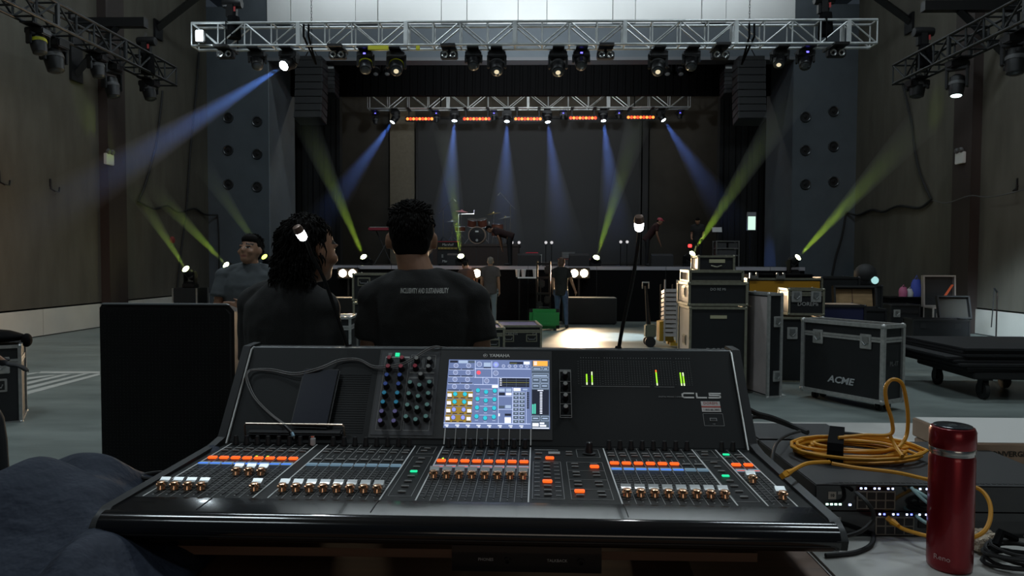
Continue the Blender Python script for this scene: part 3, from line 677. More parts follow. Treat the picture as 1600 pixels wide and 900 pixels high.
# bright lamp sitting in the left end of the truss
p = at(312, 56, 14.75); t = thing('truss_end_lamp', 'glaring white lamp fixed at the left end of the front truss', 'lamp', (p.x, p.y, p.z))
MB().box((0, .04, 0), (.2, .1, .26), None, .02).build('housing', MBLK, t); MB().box((0, -.015, 0), (.16, .02, .22), None, .008).build('lamp_face', glow('lamp_face_white', (.8, .93, 1), 14), t)
light('truss_end_lamp_light', 'POINT', p + Vector((0, -.15, 0)), 9, (.8, .93, 1), shadow_soft_size=.1)
# yellow tape pieces on the truss
for a, b, lab in ((575, 607, 'yellow banner strip caught on the lower chord of the front truss'), (650, 656, 'yellow tape mark on a joint of the front truss')):
    q0 = at(a, 75, 14.8); q1 = at(b, 75, 14.8); tag(MB().box(((q0 + q1) / 2), ((q1 - q0).length, .05, .09), None, .01).build('yellow_tape', mat('tape_yellow', (.62, .6, .02), .5)), lab, 'tape')
# rigging straps from the front truss to the arrays, chain hoists
def chain(o, x, y, z0, z1, r=.012):
    n = int((z1 - z0) / .09)
    for i in range(n):
        z = z0 + (i + .5) * (z1 - z0) / n; a = R(90) * (i % 2); h = .06
        o.tube([(x + .018 * math.cos(a) * math.cos(q), y + .018 * math.sin(a) * math.cos(q), z + h * math.sin(q)) for q in [k * PI / 4 for k in range(8)]], .006, 4, closed=True)
def hoist(px, py, Y, zb, ztop, lab):
    p = at(px, py, Y); t = thing('chain_hoist', lab, 'hoist', (p.x, p.y, zb))
    h = p.z - zb
    MB().box((0, 0, h), (.22, .2, .34), None, .05).build('motor_body', MBLK, t)
    MB().lathe([(.09, -.2), (.1, -.16), (.1, .16), (.09, .2)], (0.02, 0, h + .16), (1, 0, 0), 14).build('motor_drum', MBLK, t, True)
    MB().lathe([(.14, -.45), (.15, -.4), (.12, 0)], (0.05, -.02, h - .12), (0, 0, 1), 12).build('chain_bag', CURT, t, True)
    o = MB(); chain(o, 0, 0, h + .25, ztop - zb); o.build('chain', mat('chain_steel', (.12, .12, .125), .35, .8), t)
    MB().box((.1, -.1, h + .02), (.04, .01, .1)).build('red_tag', mat('tag_red', (.35, .04, .04), .5), t)
    o = MB()
    for q in (-1, 1): o.tube([(0, 0, h - .3), (q * .02, q * .25, .23), (q * .02, q * .25, -.25)], .014, 6)
    o.build('sling', CURT, t)
hoist(362, 18, 15.08, tm0.z, 13, 'black chain hoist carrying the left part of the front truss')
hoist(1286, 12, 14.92, tm0.z, 13, 'black chain hoist carrying the right part of the front truss')
zt = at(262, 120, 17).z
hoist(228, 76, 15.9, zt, at(225, 42, 15.9).z - .12, 'black chain hoist holding the far end of the left wall truss')
zt = at(1410, 117, 16.4).z
hoist(1441, 62, 15.4, zt, at(1441, 32, 15.4).z - .12, 'black chain hoist holding the far end of the right wall truss')
for i, px in ((0, 485), (1, 1168)):
    a = at(px, 45, 15); b = at(px, 92, 15.0); o = MB()
    for q in (-.05, .05): o.tube([(a.x + q, 14.72, a.z), (a.x + q, 14.7, a.z - .25), (b.x, 15.4, b.z)], .022, 6)
    tag(o.build('strap', CURT), 'black lifting strap wrapped round the front truss above the %s line array' % ('left', 'right')[i], 'strap')
# wall brackets
for sd, px0, px1, py in ((-1, 155, 224, 43), (1, 1514, 1446, 30)):
    a = at(px0, py, 16.2); b = at(px1, py, 15.9 if sd < 0 else 15.4); t = thing('wall_bracket', 'black steel cantilever bracket on the %s column holding a hoist' % ('left' if sd < 0 else 'right'), 'bracket', (sd * HX, b.y, a.z))
    w_ = HX - abs(b.x)
    MB().bb((-sd * 0, -.09, -.1), (-sd * (w_ + .06), .09, .1)).build('arm', MBLK, t); MB().tube([(0, 0, -1.15), (-sd * w_ * .62, 0, -.08)], .09, 4).build('strut', MBLK, t)
    MB().bb((0, -.2, -1.3), (-sd * .06, .2, .2)).build('wall_plate', MBLK, t)
for sd, px0, py0, px1, py1 in ((-1, 262, 44, 312, -8), (1, 1408, 34, 1362, -10)):
    a = at(px0, py0, 19.5); b = at(px1, py1, 19.5); t = thing('wall_strut', 'slanting black steel strut high on the %s wall near the stage' % ('left' if sd < 0 else 'right'), 'strut', (sd * HX, 19.5, a.z))
    MB().tube([(0, 0, 0), (b.x - sd * HX, 0, b.z - a.z)], .11, 4).build('bar', MBLK, t); MB().bb((0, -.2, -.3), (-sd * .06, .2, .2)).build('wall_plate', MBLK, t)
# --- side trusses: heads hanging
for px, py, Y, lab, s_, lit, tn in ((63, 84, 12.6, 'moving head with a yellow lower rim on the black left truss', 1, None, YT), (88, 112, 13.25, 'large moving head bowed straight down beside the yellow rimmed one', 1.25, None, None), (155, 121, 14.25, 'unlit moving head in the middle of the left wall truss', 1, None, None),
        (178, 152, 14.95, 'moving head with a faint lens glint on the left wall truss', 1.1, LG, None), (236, 156, 16.3, 'last moving head at the far end of the left wall truss', 1.1, None, None)):
    q = at(px, py, Y); moving_head(q, q + Vector((.25, -.1, -1)), at(262, 120, 17).z - .28, lab, None, lit if lit is not LG else None, s_, tint=tn)
for px, py, Y, lab, s_, lit in ((1432, 152, 15.8, 'moving head at the far end of the right wall truss', 1.2, None), (1494, 150, 14.3, 'moving head with a lit pale lens on the right wall truss', 1.05, LG), (1586, 116, 12.7, 'large moving head hanging from the right wall truss near the column', 1.2, None)):
    q = at(px, py, Y); moving_head(q, q + Vector((-.1, -.12, -1)), at(1410, 117, 16.4).z - .28, lab, None, lit, s_)
# --- stage truss
iz = ti0.z - .29 - .026 - .04
BC = (.13, .3, 1)
names = ('far left', 'second', 'third', 'fourth', 'fifth', 'far right')
for i, (px, py, ax, ay, pw, hf) in enumerate(((613, 191, 505, 340, 620, 8), (710, 189, 700, 345, 620, 9), (792, 190, 788, 345, 520, 9), (856, 191, 876, 345, 520, 8.5), (943, 189, 962, 345, 560, 9), (1037, 188, 1125, 320, 420, 9))):
    p = at(px, py, 25.9); t_, l_, d_ = moving_head(p, at(ax, ay, 25.0), iz, 'glaring white head under the stage truss, %s' % ('at its end beside the tan pilaster', 'between the two red bars nearest the tan pilaster', 'just left of the middle red bar', 'just right of the middle red bar', 'between the right pair of red bars', 'beyond the last red bar')[i], None, LW, .95)
    beam(l_, d_, hf, 5.6, pw * 2.2, BC, 'blue light cone from the stage truss, %s' % ('slanting away past the tan pilaster', 'falling over the guitar amplifier', 'falling straight over the drum kit', 'falling beside the drum kit', 'falling over the right half of the stage', 'slanting towards the right drape')[i], .12)
REDE = glow('bar_red', (1, .035, .008), 4); ORGE = glow('bar_orange', (1, .2, .03), 3)
for i, (px, py) in enumerate(((656, 186), (745, 186), (825, 186), (911, 184.5), (1001, 183.5))):
    p = at(px, py, 25.8); t = thing('led_bar', 'red glowing light bar under the stage truss, %s' % ('next to the tan pilaster', 'second from the tan pilaster', 'the middle one of five', 'between the fourth and fifth white lamps', 'beyond the fifth white lamp')[i], 'light bar', (p.x, p.y, iz + .05))
    zc = p.z - iz - .05
    MB().box((0, 0.03, zc), (1.06, .12, .19), None, .02).build('housing', MBLK, t)
    for q in (-.4, .4): MB().box((q, .03, zc / 2), (.04, .04, abs(zc))).build('bracket', MBLK, t); MB().bb((q - .05, -.3, -.03), (q + .05, .4, -.01)).build('mount_bar', MBLK, t)
    for k in range(9): MB().lathe([(.052, 0), (.048, .02), (.02, .028)], (-.44 + k * .11, -.03, zc), (0, -1, 0), 10).build('led_cell', REDE if (k + i) % 2 else ORGE, t, True)
for px, py in ((587, 184), (682, 181), (772, 178), (880, 177), (967, 176), (1062, 175)):
    p = at(px, py + 10, 26.22); moving_head(p, p + Vector((0, -.1, -1)), iz, 'small dark moving head with a blue status light under the stage truss', 'small blue-lit heads under the stage truss', None, .7, led=BLED)
# inner hoist points to the ceiling
for px in (690, 990):
    p = at(px, 150, 26); t = thing('chain_hoist', 'dark chain hoist holding the %s half of the stage truss' % ('left' if px < 800 else 'right'), 'hoist', (p.x, 26, ti0.z))
    MB().box((0, 0, .45), (.24, .22, .36), None, .04).build('motor_body', MBLK, t); o = MB(); chain(o, 0, 0, .6, 13 - ti0.z); o.build('chain', MBLK, t)
    MB().tube([(0, 0, .3), (0, -.22, .27), (0, -.24, -.25)], .02, 6).build('sling', CURT, t)
# dim lamps on a bar just behind the header
t = thing('lighting_bar', 'black pipe with dim lamps hung behind the stage header', 'pipe', (0, 23.6, 8.35)); MB().cyl((-8.2, 0, 0), (8.2, 0, 0), .03, n=8).build('pipe', MBLK, t)
for px, lab in ((587, 'the pale one beside the yellow striped head'), (605, 'the one half hidden by the yellow striped head'), (1043, 'next to the warm lens head'), (1064, 'between the right pair of front truss heads')):
    p = at(px, 116, 23.5); moving_head(p, p + Vector((0, -.5, -1)), 8.31, 'dim unlit head behind the header, ' + lab, None, mat('lens_grey', (.35, .36, .37), .3, .4), .85)
# --- line arrays
def array(px, pytop, Y, n, w, h, lab, curve):
    p = at(px, pytop, Y); t = thing('line_array', lab, 'loudspeaker', (p.x, p.y, p.z))
    MB().bb((-w * .45, -.3, -.02), (w * .45, .3, .1)).build('fly_frame', MBLK, t)
    MB().tube([(-w * .3, 0, .05), (0, 0, .5), (w * .3, 0, .05)], .02, 6).build('bridle', MBLK, t)
    o = MB(); chain(o, 0, 0, .5, 13 - p.z); o.build('chain', MBLK, t)
    y = 0; z = -.02; an = 0
    for i in range(n):
        r_ = Matrix.Rotation(an, 3, 'X'); c = Vector((0, y, z)) + r_ @ Vector((0, 0, -h / 2))
        cab = MB().box(c, (w, .6, h * .95), r_, .015).build('cabinet', mat('array_black', (.022, .023, .026), .6), t)
        MB().box(c + r_ @ Vector((0, -.305, 0)), (w * .92, .02, h * .84), r_).build('grille', mat('grille_black', (.012, .012, .013), .55, .3), cab)
        q = Vector((0, y, z)) + r_ @ Vector((0, 0, -h)); y, z = q.y, q.z; an += curve
    return t
array(487, 97, 21.4, 8, .82, .225, 'tall curved line array of black cabinets hung left of the stage', R(-1.6))
array(1170, 97, 21.4, 8, .82, .225, 'tall curved line array of black cabinets hung right of the stage', R(-1.6))
for px, sd in ((516, 'left'), (1139, 'right')):
    t = array(px, 110, 23, 6, .44, .135, 'small line array with a pale top bar beside the %s main array' % sd, R(-1.2))
    MB().bb((-.2, -.33, -.03), (.2, -.28, .03)).build('pale_bar', mat('pale_bar', (.5, .5, .5), .4), t)
# --- floor lamps on the stage edge and cases: yellow green beams
YG = (.62, 1, .05)
FL = [(568, 401, 19.9, 492, 225, 'on the stage edge between the two people behind the console', 300), (720, 400, 19.9, 700, 240, 'on the stage edge in front of the guitar amplifier', 210), (932, 402, 19.9, 990, 215, 'on the stage edge right of the small mixer table', 260), (1082, 396, 19.9, 1215, 190, 'on the stage edge behind the stacked cases', 300), (1247, 402, 19.0, 1410, 225, 'near the right slate wing above the cases', 420), (413, 401, 19.5, 335, 285, 'behind the person with crossed arms', 120), (353, 414, 17.9, 262, 318, 'behind the shoulder of the person with crossed arms', 260), (290, 420, 17.6, 225, 318, 'on the small flight case by the left wall', 170)]
for px, py, Y, ax, ay, lab, pw in FL:
    p = at(px, py, Y); a = at(ax, ay, Y - .6)
    zb = {19.9: SZ + .005, 19.0: None, 19.5: None, 17.9: None, 17.6: None}[Y]
    if zb is None: zb = p.z - .48
    t_, l_, d_ = moving_head(p, p + (a - p).normalized() * .5 + Vector((0, -.38, 0)), zb, 'floor moving head, lens lit, ' + lab, None, LY if px != 413 else glow('lens_lime', (.75, 1, .1), 5), .95, up=True)
    beam(l_, (a - p).normalized(), 5.0, (a - p).length * 1.4, pw * (2.2 if px > 500 else 1.5), YG, 'yellow-green beam from the lamp ' + lab, .65)
    if zb < SZ - .1:    # stands on a black plinth case
        o = thing('lamp_plinth', 'black plinth case under the floor lamp ' + lab, 'case', (t_.location.x, t_.location.y, 0))
        MB().bb((-.3, -.3, .0), (.3, .3, zb)).build('body', mat('case_black', (.012, .013, .014), .55), o)
        for q in (-.3, .3):
            for y_ in (-.3, .3): MB().bb((q - .02, y_ - .02, 0), (q + .02, y_ + .02, zb)).build('edge_profile', SILV, o)
# --- blinders along the stage front, facing the hall
BL = glow('blinder_warm', (1, .72, .42), 60)
for px, py, n, lab in ((543, 427, 2, 'between the two people behind the console'), (745, 427, 1, 'beside the person in a grey shirt'), (905, 427, 2, 'behind the person in jeans')):
    p = at(px, py, 18.9); t = thing('audience_blinder', 'glaring warm blinder lamp fixed to the stage front ' + lab, 'stage lamp', (p.x, p.y, 0.0))
    MB().box((0, .1, p.z), (.26 * n + .06, .16, .3), None, .02).build('housing', MBLK, t); MB().bb((-.025, .08, .02), (.025, .12, p.z - .1)).build('pole', MBLK, t); MB().lathe([(.2, 0), (.2, .02), (.03, .03)], (0, .1, 0), (0, 0, 1), 16).build('base_plate', MBLK, t)
    for k in range(n):
        dx = (k - (n - 1) / 2) * .26; MB().lathe([(.095, 0), (.1, .02), (.08, .012), (.03, .016)], (dx, .02, p.z), (0, -1, 0), 16).build('lamp_face', BL, t, True)
    light('blinder_light', 'SPOT', p + Vector((0, -.08, 0)), 680 * n, (1, .72, .45), p + Vector((0, -3, .45)), spot_size=R(105), spot_blend=1, shadow_soft_size=.12)
# a white spot that falls on the floor in front of the stage
light('floor_spot', 'SPOT', at(872, 113, 14.9) + Vector((0, 0, -.3)), 3600, (.66, .85, 1), onz(955, 526, 0), spot_size=R(22), spot_blend=.6, shadow_soft_size=.1)

# added cool spots beside two front truss heads, brightening the stage truss
for px in (776, 872): light('truss_wash', 'SPOT', at(px, 112, 14.9) + Vector((0, .3, -.35)), 1500, (.9, .97, 1), at(px, 165, 26), spot_size=R(62), spot_blend=.9, shadow_soft_size=.1)
light('stage_fill_light', 'AREA', (0, 29, 12.5), 160, (1, .9, .75), (0, 30.5, 2), shape='RECTANGLE', size=10, size_y=.6)  # added fill above the stage, lifting its general brightness
# ================================================================== TABLES AND WHAT LIES ON THEM
WOOD = mat('desk_wood', (.16, .085, .05), .5, noise=.25, nscale=6, stretch=(.4, 6, 6))
LAM = mat('table_laminate', (.50, .49, .46), .38, noise=.18, nscale=5)
KRAFT = mat('kraft_card', (.38, .27, .19), .8, noise=.08, nscale=20)
def table(label, x0, x1, y0, y1, top, legm):
    t = thing('table', label, 'table', ((x0 + x1) / 2, (y0 + y1) / 2, 0)); hx, hy = (x1 - x0) / 2, (y1 - y0) / 2
    MB().bb((-hx, -hy, TZ - .028), (hx, hy, TZ), .004).build('tabletop', top, t)
    for a in (-1, 1):
        for b in (-1, 1): MB().bb((a * (hx - .06) - .022, b * (hy - .06) - .022, 0), (a * (hx - .06) + .022, b * (hy - .06) + .022, TZ - .028)).build('leg', legm, t)
    for b in (-1, 1): MB().bb((-hx + .08, b * (hy - .06) - .012, TZ - .1), (hx - .08, b * (hy - .06) + .012, TZ - .03)).build('apron', legm, t)
table('brown wooden desk carrying the mixing console', -.98, .449, .7, 1.47, WOOD, MBLK)
table('pale laminate table with network gear and a red flask', .451, 1.78, .6, 2.06, LAM, MBLK)
bb_ = thing('base_board', 'brown plywood board laid under the mixing console', 'board', (-.08, 1.3, TZ))
MB().bb((-.5, -.26, .019), (.42, .25, .032)).build('board', WOOD, bb_)
for x in (-.4, .3): MB().bb((x - .03, -.2, 0), (x + .03, .24, .019)).build('batten', BLK, bb_)
def cpx(px, py, h=0):     # world point on the console's upper panel seen at a pixel
    Mi = con.matrix_world; Mw = Matrix.Translation(CO) @ Matrix.Rotation(R(-.8), 4, 'Z'); n = Mw.to_3x3() @ SN; p0 = Mw @ S0 + n * h
    d = ray(px, py); return CAM + d * (n.dot(p0 - CAM) / n.dot(d))
MWC = Matrix.Translation(CO) @ Matrix.Rotation(R(-.8), 4, 'Z')
# phone leaning on the panel, and its wire holder
ph = thing('phone', 'dark smartphone in a black case leaning on the console panel', 'phone')
ph.matrix_world = MWC @ UF(-.349, .093, .012) @ Matrix.Rotation(R(-1.5), 4, 'Z')
MB().box((0, 0, 0), (.078, .133, .009), None, .0035).build('case', mat('phone_case', (.012, .012, .013), .4), ph)
MB().box((0, 0, .0046), (.071, .126, .0008), None, .0003).build('screen', mat('phone_glass', (.011, .013, .024), .3, spec=.15), ph)
MB().cyl((.0, .059, .005), (.0, .059, .0052), .0016, n=10).build('camera_hole', BLK, ph)
hld = thing('phone_holder', 'bent metal rod holder along the foot of the console panel', 'holder'); hld.matrix_world = MWC @ UF(-.378, .02, 0)
MB().tube([(-.1, -.012, .001), (-.1, .006, .022), (-.097, .009, .024), (.097, .009, .024), (.1, .006, .022), (.1, -.012, .001)], .0022, 8).build('rod', mat('rod_bronze', (.36, .3, .24), .3, .8), hld, True)
MB().box((0, -.002, .008), (.19, .012, .012), None, .003).build('ledge', BLK, hld)
# grey twin cable over the panel
for k, off in ((0, 0), (1, 3)):
    pts = [cpx(698, 547 - off, -.02), cpx(684, 541 + off * .4, .008), cpx(668, 545 + off, .01), cpx(640, 562 + off, .012), cpx(618, 570 + off, .014), cpx(585, 572 + off, .006), cpx(560, 561 + off * .8, .006), cpx(530, 562 + off, .006), cpx(500, 574 + off, .02), cpx(462, 583 + off, .012), cpx(425, 577 + off, .006), cpx(397, 577 + off * .5, .008), cpx(387, 581 + off, .012), cpx(385 + off, 596, .01), cpx(397 + off, 622, .008), cpx(420 + off, 646, .012), cpx(444 + off, 664, .026)]
    cable('signal_cable', pts, .0015, mat('cable_grey', (.16, .155, .15), .5), 'thin grey cable draped across the console panel to the phone', 'cable', group='twin grey cables on the console')
a = cpx(444, 664, .03); b = cpx(456, 676, .032); c = cpx(460, 686, .03)
jk = thing('audio_plug', 'small light blue audio plug hanging at the phone holder', 'plug', a)
MB().tube([(0, 0, 0), b - a], [.0028, .0035], 10).build('sleeve', BLK, jk, True); MB().tube([b - a, (b - a) * .4 + (c - a) * .6], .0034, 10).build('barrel', mat('plug_blue', (.3, .48, .6), .3, .3), jk, True); MB().tube([(b - a) * .4 + (c - a) * .6, c - a], .0014, 8).build('tip', CHROME, jk, True)
p = onz(489, 696, TZ + WP + .001); uk = thing('usb_plug', 'white usb plug lying at the foot of the console panel', 'plug', p, R(8))
MB().box((0, 0, .008), (.009, .01, .016), None, .002).build('body', WHITE, uk); MB().box((0, 0, .0175), (.006, .006, .003)).build('contact', CHROME, uk)
# gooseneck lamps
def goose(pts, rad, hd0, hd1, lab):
    t = thing('gooseneck_lamp', lab, 'lamp', pts[0]); o = Vector(pts[0])
    MB().lathe([(.009, -.03), (.009, .004), (.006, .012)], (0, 0, 0), (0, 0, 1), 12).build('plug_base', MBLK, t, True)
    sp = [p - o for p in spline(pts, 8)]
    MB().tube(sp, .0042, 8).build('neck', mat('neck_black', (.015, .015, .015), .28, .5), t, True)
    d = (hd1 - hd0).normalized(); L = (hd1 - hd0).length
    MB().lathe([(.004, 0), (.0085, .004), (.0098, .012), (.0098, L * .62)], hd0 - o, d, 14).build('lamp_tube', glow('gooseneck_led', (.95, .97, 1), 7), t, True)
    MB().lathe([(.0102, L * .62), (.0102, L * .8), (.0085, L), (.003, L + .001)], hd0 - o, d, 14).build('cap', mat('cap_bronze', (.2, .13, .1), .35, .5), t, True)
    return o
goose([at(545, 546, 1.56), at(530, 503, 1.555), at(508, 440, 1.54), at(488, 400, 1.52), at(480, 380, 1.5), at(476, 374, 1.49)], None, at(476, 375, 1.49), at(463, 354, 1.47), 'lit gooseneck lamp bowed over the left half of the console')
goose([at(966, 549, 1.56), at(974, 505, 1.555), at(988, 440, 1.54), at(996, 390, 1.52), at(998, 368, 1.5), at(998.5, 360, 1.49)], None, at(998.5, 361, 1.49), at(998.5, 338, 1.47), 'lit gooseneck lamp standing over the right half of the console')
light('gooseneck_light', 'SPOT', at(470, 366, 1.465) + Vector((.01, -.02, -.02)), 1.0, (.95, .98, 1), MWC @ Vector((-.25, .12, .1)), spot_size=R(95), spot_blend=.8, shadow_soft_size=.012)
light('gooseneck_light', 'SPOT', at(998.5, 352, 1.465) + Vector((0, -.02, -.02)), 1.1, (.95, .98, 1), MWC @ Vector((.3, .12, .1)), spot_size=R(95), spot_blend=.8, shadow_soft_size=.012)
# red flask
fp = onz(1483, 886, TZ); fp.z = TZ
fl = thing('vacuum_flask', 'metallic red vacuum flask with a black-topped lid', 'flask', fp)
FR = mat('flask_red', (.22, .008, .014), .3, .6, coat=.3)
MB().lathe([(.028, 0), (.0303, .003), (.031, .012), (.031, .168), (.0295, .1735)], n=36).build('body', FR, fl, True)
MB().lathe([(.029, .1735), (.0295, .174), (.0295, .1775), (.0305, .178), (.031, .183), (.0305, .1845)], n=36).build('steel_band', mat('steel', (.6, .58, .56), .22, 1), fl, True)
MB().lathe([(.0306, .1845), (.0313, .186), (.0313, .209), (.029, .2145), (.0255, .2155)], n=36).build('lid', FR, fl, True)
MB().lathe([(.0258, .2155), (.0258, .217), (.0245, .2176), (.004, .2172)], n=36).build('lid_disc', mat('lid_dark', (.03, .035, .04), .12), fl, True)
an = math.atan2(-fp.y, -fp.x) - R(18); nrm = Vector((math.cos(an), math.sin(an), 0)); text('Reno', .011, mat('flask_print', (.5, .3, .3), .4), fl, frame(nrm * .0312 + Vector((0, 0, .022)), Vector((-nrm.y, nrm.x, 0)), (0, 0, 1)), ex=.0003)
# network switches, one on the other
SWB = mat('switch_black', (.012, .012, .013), .5, noise=.1, nscale=30)
def switch(z, lab, seed, plug):
    p = at(1274, 800, 1.196); t = thing('network_switch', lab, 'network switch', (p.x, 1.196, z)); w_, d_, h_ = .44, .3, .043
    MB().bb((0, 0, .001), (w_, d_, h_), .0015).build('chassis', SWB, t)
    for k in range(40): MB().bb((.045 + k * .0095, .012, h_), (.0505 + k * .0095, .016, h_ + .0006)).build('vent_slot', BLK, t)
    MB().bb((.0, -.003, .001), (w_, 0, h_ - .001)).build('front_plate', GLOSSB, t)
    # printed square mark and status lights
    lg = MB().box((.026, -.0035, .026), (.013, .0008, .0125)).build('print_mark', mat('mark_tan', (.4, .36, .31), .6), t); text('10', .007, mat('ink_black', (.02, .02, .02), .6), lg, frame((.026, -.0042, .026), (1, 0, 0), (0, 0, 1)), ex=.0001, bold=.0003)
    MB().box((.0385, -.0035, .0305), (.006, .0008, .005)).build('print_mark', LINE2, t)
    if seed == 1:
        for k in range(4): MB().box((.018 + k * .0072, -.0035, .011), (.0042, .001, .003)).build('status_light', glow('led_mint', (.6, 1, .8), 2.5), t)
        MB().box((.056, -.0035, .0105), (.004, .001, .003)).build('status_light', glow('led_cool', (.5, .6, 1), 5), t)
    x0 = .068 if seed == 1 else .1
    blk = MB().box((x0 + .031, -.0035, .019), (.064, .001, .031)).build('port_frame', mat('port_tan', (.24, .22, .19), .45, .4), t)
    for r_ in range(2):
        for c_ in range(4): MB().box((x0 + .0078 + c_ * .0155, -.0042, .0115 + r_ * .0145), (.0128, .0012, .0118)).build('rj45_port', BLK, t)
    for k in (0, 1, 3, 4, 6, 7): MB().box((x0 + .006 + k * .0075, -.0035, .0385), (.003, .001, .0026)).build('port_light', glow('led_cool', (.5, .6, 1), 5) if (k + seed) % 3 else glow('led_deep', (.12, .15, 1), 5), t)
    for k in range(2): MB().box((.172 + k * .011, -.0035, .0385), (.003, .001, .0026)).build('port_light', glow('led_cool', (.5, .6, 1), 5), t)
    for k in range(2): MB().box((.176 + k * .014, -.004, .022), (.012, .0012, .012)).build('fibre_port', RUB, t)
    return p
switch(TZ, 'lower black network switch with a yellow cable plugged in', 2, True); sp_ = switch(TZ + .0435, 'upper black network switch under the yellow cable coil', 1, False)
SWX, SWT = sp_.x, TZ + .087
YEL = mat('cable_yellow', (.72, .33, .025), .42)
# coil of yellow cable on the upper switch
cc = onz(1331, 706, SWT + .006)
coil = thing('cable_coil', 'yellow network cable coiled and tied with a black strap', 'cable', (cc.x, cc.y, SWT))
pts = []
for i in range(9 * 16):
    a = 2 * PI * i / 16; k = i / 144; rr = .118 - .058 * ((i // 16) % 3) / 3 - .012 * math.sin(a * .37 + 1)
    pts.append((rr * math.cos(a) + .006 * math.sin(3.1 * k * 6), rr * .62 * math.sin(a) + .006 * math.cos(5 * k * 6), .005 + .002 * (i // 16) + .0028 * math.sin(a * 1.31)))
MB().tube(pts, .0033, 7).build('coil', YEL, coil, True)
def cw(px, py, Y): return at(px, py, Y) - Vector((cc.x, cc.y, SWT))
MB().tube(spline([cw(1310, 684, 1.36), cw(1350, 680, 1.36), cw(1390, 679, 1.35), cw(1394, 660, 1.35), cw(1385, 628, 1.35), cw(1384, 605, 1.35), cw(1394, 593, 1.35), cw(1409, 599, 1.35), cw(1416, 625, 1.35), cw(1419, 655, 1.35), cw(1416, 682, 1.35), cw(1404, 700, 1.33)], 7), .0036, 7).build('upright_loop', YEL, coil, True)
MB().tube(spline([cw(1390, 679, 1.35), cw(1398, 695, 1.34), cw(1410, 713, 1.3)], 6), .0035, 7).build('tail', YEL, coil, True)
st_ = MB()
for q in range(12):
    a = PI * q / 12; st_.quad((-.042, -.086 * math.cos(a), .004 + .032 * min(1, 2.4 * math.sin(a))), (-.014, -.086 * math.cos(a), .004 + .032 * min(1, 2.4 * math.sin(a))), (-.014, -.086 * math.cos(a + PI / 12), .004 + .032 * min(1, 2.4 * math.sin(a + PI / 12))), (-.042, -.086 * math.cos(a + PI / 12), .004 + .032 * min(1, 2.4 * math.sin(a + PI / 12))))
stp = st_.build('strap', CURT, coil); stp.rotation_euler[2] = -math.atan2(cc.x, cc.y); sm_ = stp.modifiers.new('s', 'SOLIDIFY'); sm_.thickness = .002
def ycab(lab, pts, plug=None):
    t = thing('network_cable', lab, 'cable', pts[0]); o = Vector(pts[0]); MB().tube(spline([p - o for p in pts], 7), .0033, 7).build('lead', YEL, t, True)
    if plug:
        for (a, b) in plug:
            a = Vector(a) - o; b = Vector(b) - o; MB().tube([a, a * .4 + b * .6], [.0035, .006], 8).build('boot', YEL, t, True); MB().tube([a * .45 + b * .55, b], .0058, 4).build('plug', YEL, t)
ycab('yellow network cable from the coil to a plug by the console edge', [at(1296, 722, 1.23), at(1262, 724, 1.2), at(1240, 734, 1.16), at(1236, 737, 1.15)], [(at(1238, 735, 1.155), at(1222, 744, 1.13))])
ycab('yellow network cable running from the coil behind the flask', [at(1300, 724, 1.23), at(1340, 731, 1.22), at(1400, 738, 1.2), at(1450, 749, 1.17), at(1500, 757, 1.15), at(1530, 764, 1.14), at(1546, 785, 1.12), at(1546, 815, 1.1), at(1530, 836, 1.09), at(1490, 846, 1.1), at(1450, 838, 1.13), at(1415, 828, 1.16), at(1404, 822, 1.175)], [(at(1404, 822, 1.17), at(1387, 810, 1.19))])
# pale fibre patch leads
for k, (a, b, c) in enumerate((((1424, 762), (1440, 778), (1458, 792)), ((1430, 766), (1444, 774), (1460, 784)), ((1432, 806), (1442, 814), (1458, 822)))):
    cable('fibre_lead', [at(*a, 1.185), at(*b, 1.165), at(*c, 1.15)], .0028, mat('fibre_aqua', (.3, .47, .47), .5), 'pale aqua fibre lead plugged into the %s network switch' % ('upper' if k < 2 else 'lower'), 'cable', group='fibre leads')
# black leads around the switches
for lab, pts, r_ in (('black lead looping down the front of the switches', [at(1338, 770, 1.185), at(1352, 782, 1.15), at(1364, 800, 1.14), at(1362, 815, 1.14), at(1345, 830, 1.13), at(1320, 838, 1.14)], .0034),
    ('black cable lying on the pale table beside the console corner', [onz(1365, 830, TZ + .004), onz(1362, 850, TZ + .004), onz(1340, 862, TZ + .004), onz(1315, 866, TZ + .004), onz(1290, 868, TZ + .004)], .0038),
    ('black cable arching from the console edge over the small box', [at(1158, 632, 1.62), at(1180, 645, 1.62), at(1205, 652, 1.64), at(1235, 664, 1.66), at(1262, 676, 1.62)], .006),
    ('second black cable leaving the console edge beside the small box', [at(1160, 656, 1.6), at(1182, 651, 1.62), at(1208, 656, 1.66), at(1240, 668, 1.7)], .005),
    ('thin black lead curving over the upper switch to the small box', [at(1208, 735, 1.28), at(1207, 715, 1.3), at(1214, 692, 1.36), at(1230, 680, 1.45), at(1250, 674, 1.56)], .003),
    ('black cable lying between the paper and the switch', [at(1310, 676, 1.68), at(1350, 680, 1.62), at(1372, 690, 1.5), at(1400, 705, 1.42), at(1440, 728, 1.34)], .004)):
    cable('black_cable', pts, r_, RUB, lab, 'cable')
# small black box behind the switches, adapter
p = onz(1195, 683, TZ + .06); t = thing('power_box', 'flat black power box behind the network switches', 'box', (.56, 1.66, TZ))
MB().bb((-.02, 0, 0), (.21, .17, .048), .004).build('case', mat('box_black', (.014, .014, .015), .45), t); MB().bb((.02, -.002, .02), (.06, 0, .04)).build('socket', RUB, t)
t = thing('power_adapter', 'black mains adapter lying next to the console side', 'adapter', (.515, 1.53, TZ)); MB().bb((0, 0, 0), (.09, .06, .045), .006).build('case', BLK, t); MB().tube([(0.0, .03, .03), (-.01, .05, .05), (.0, .12, .08)], .004, 6).build('lead', RUB, t, True)
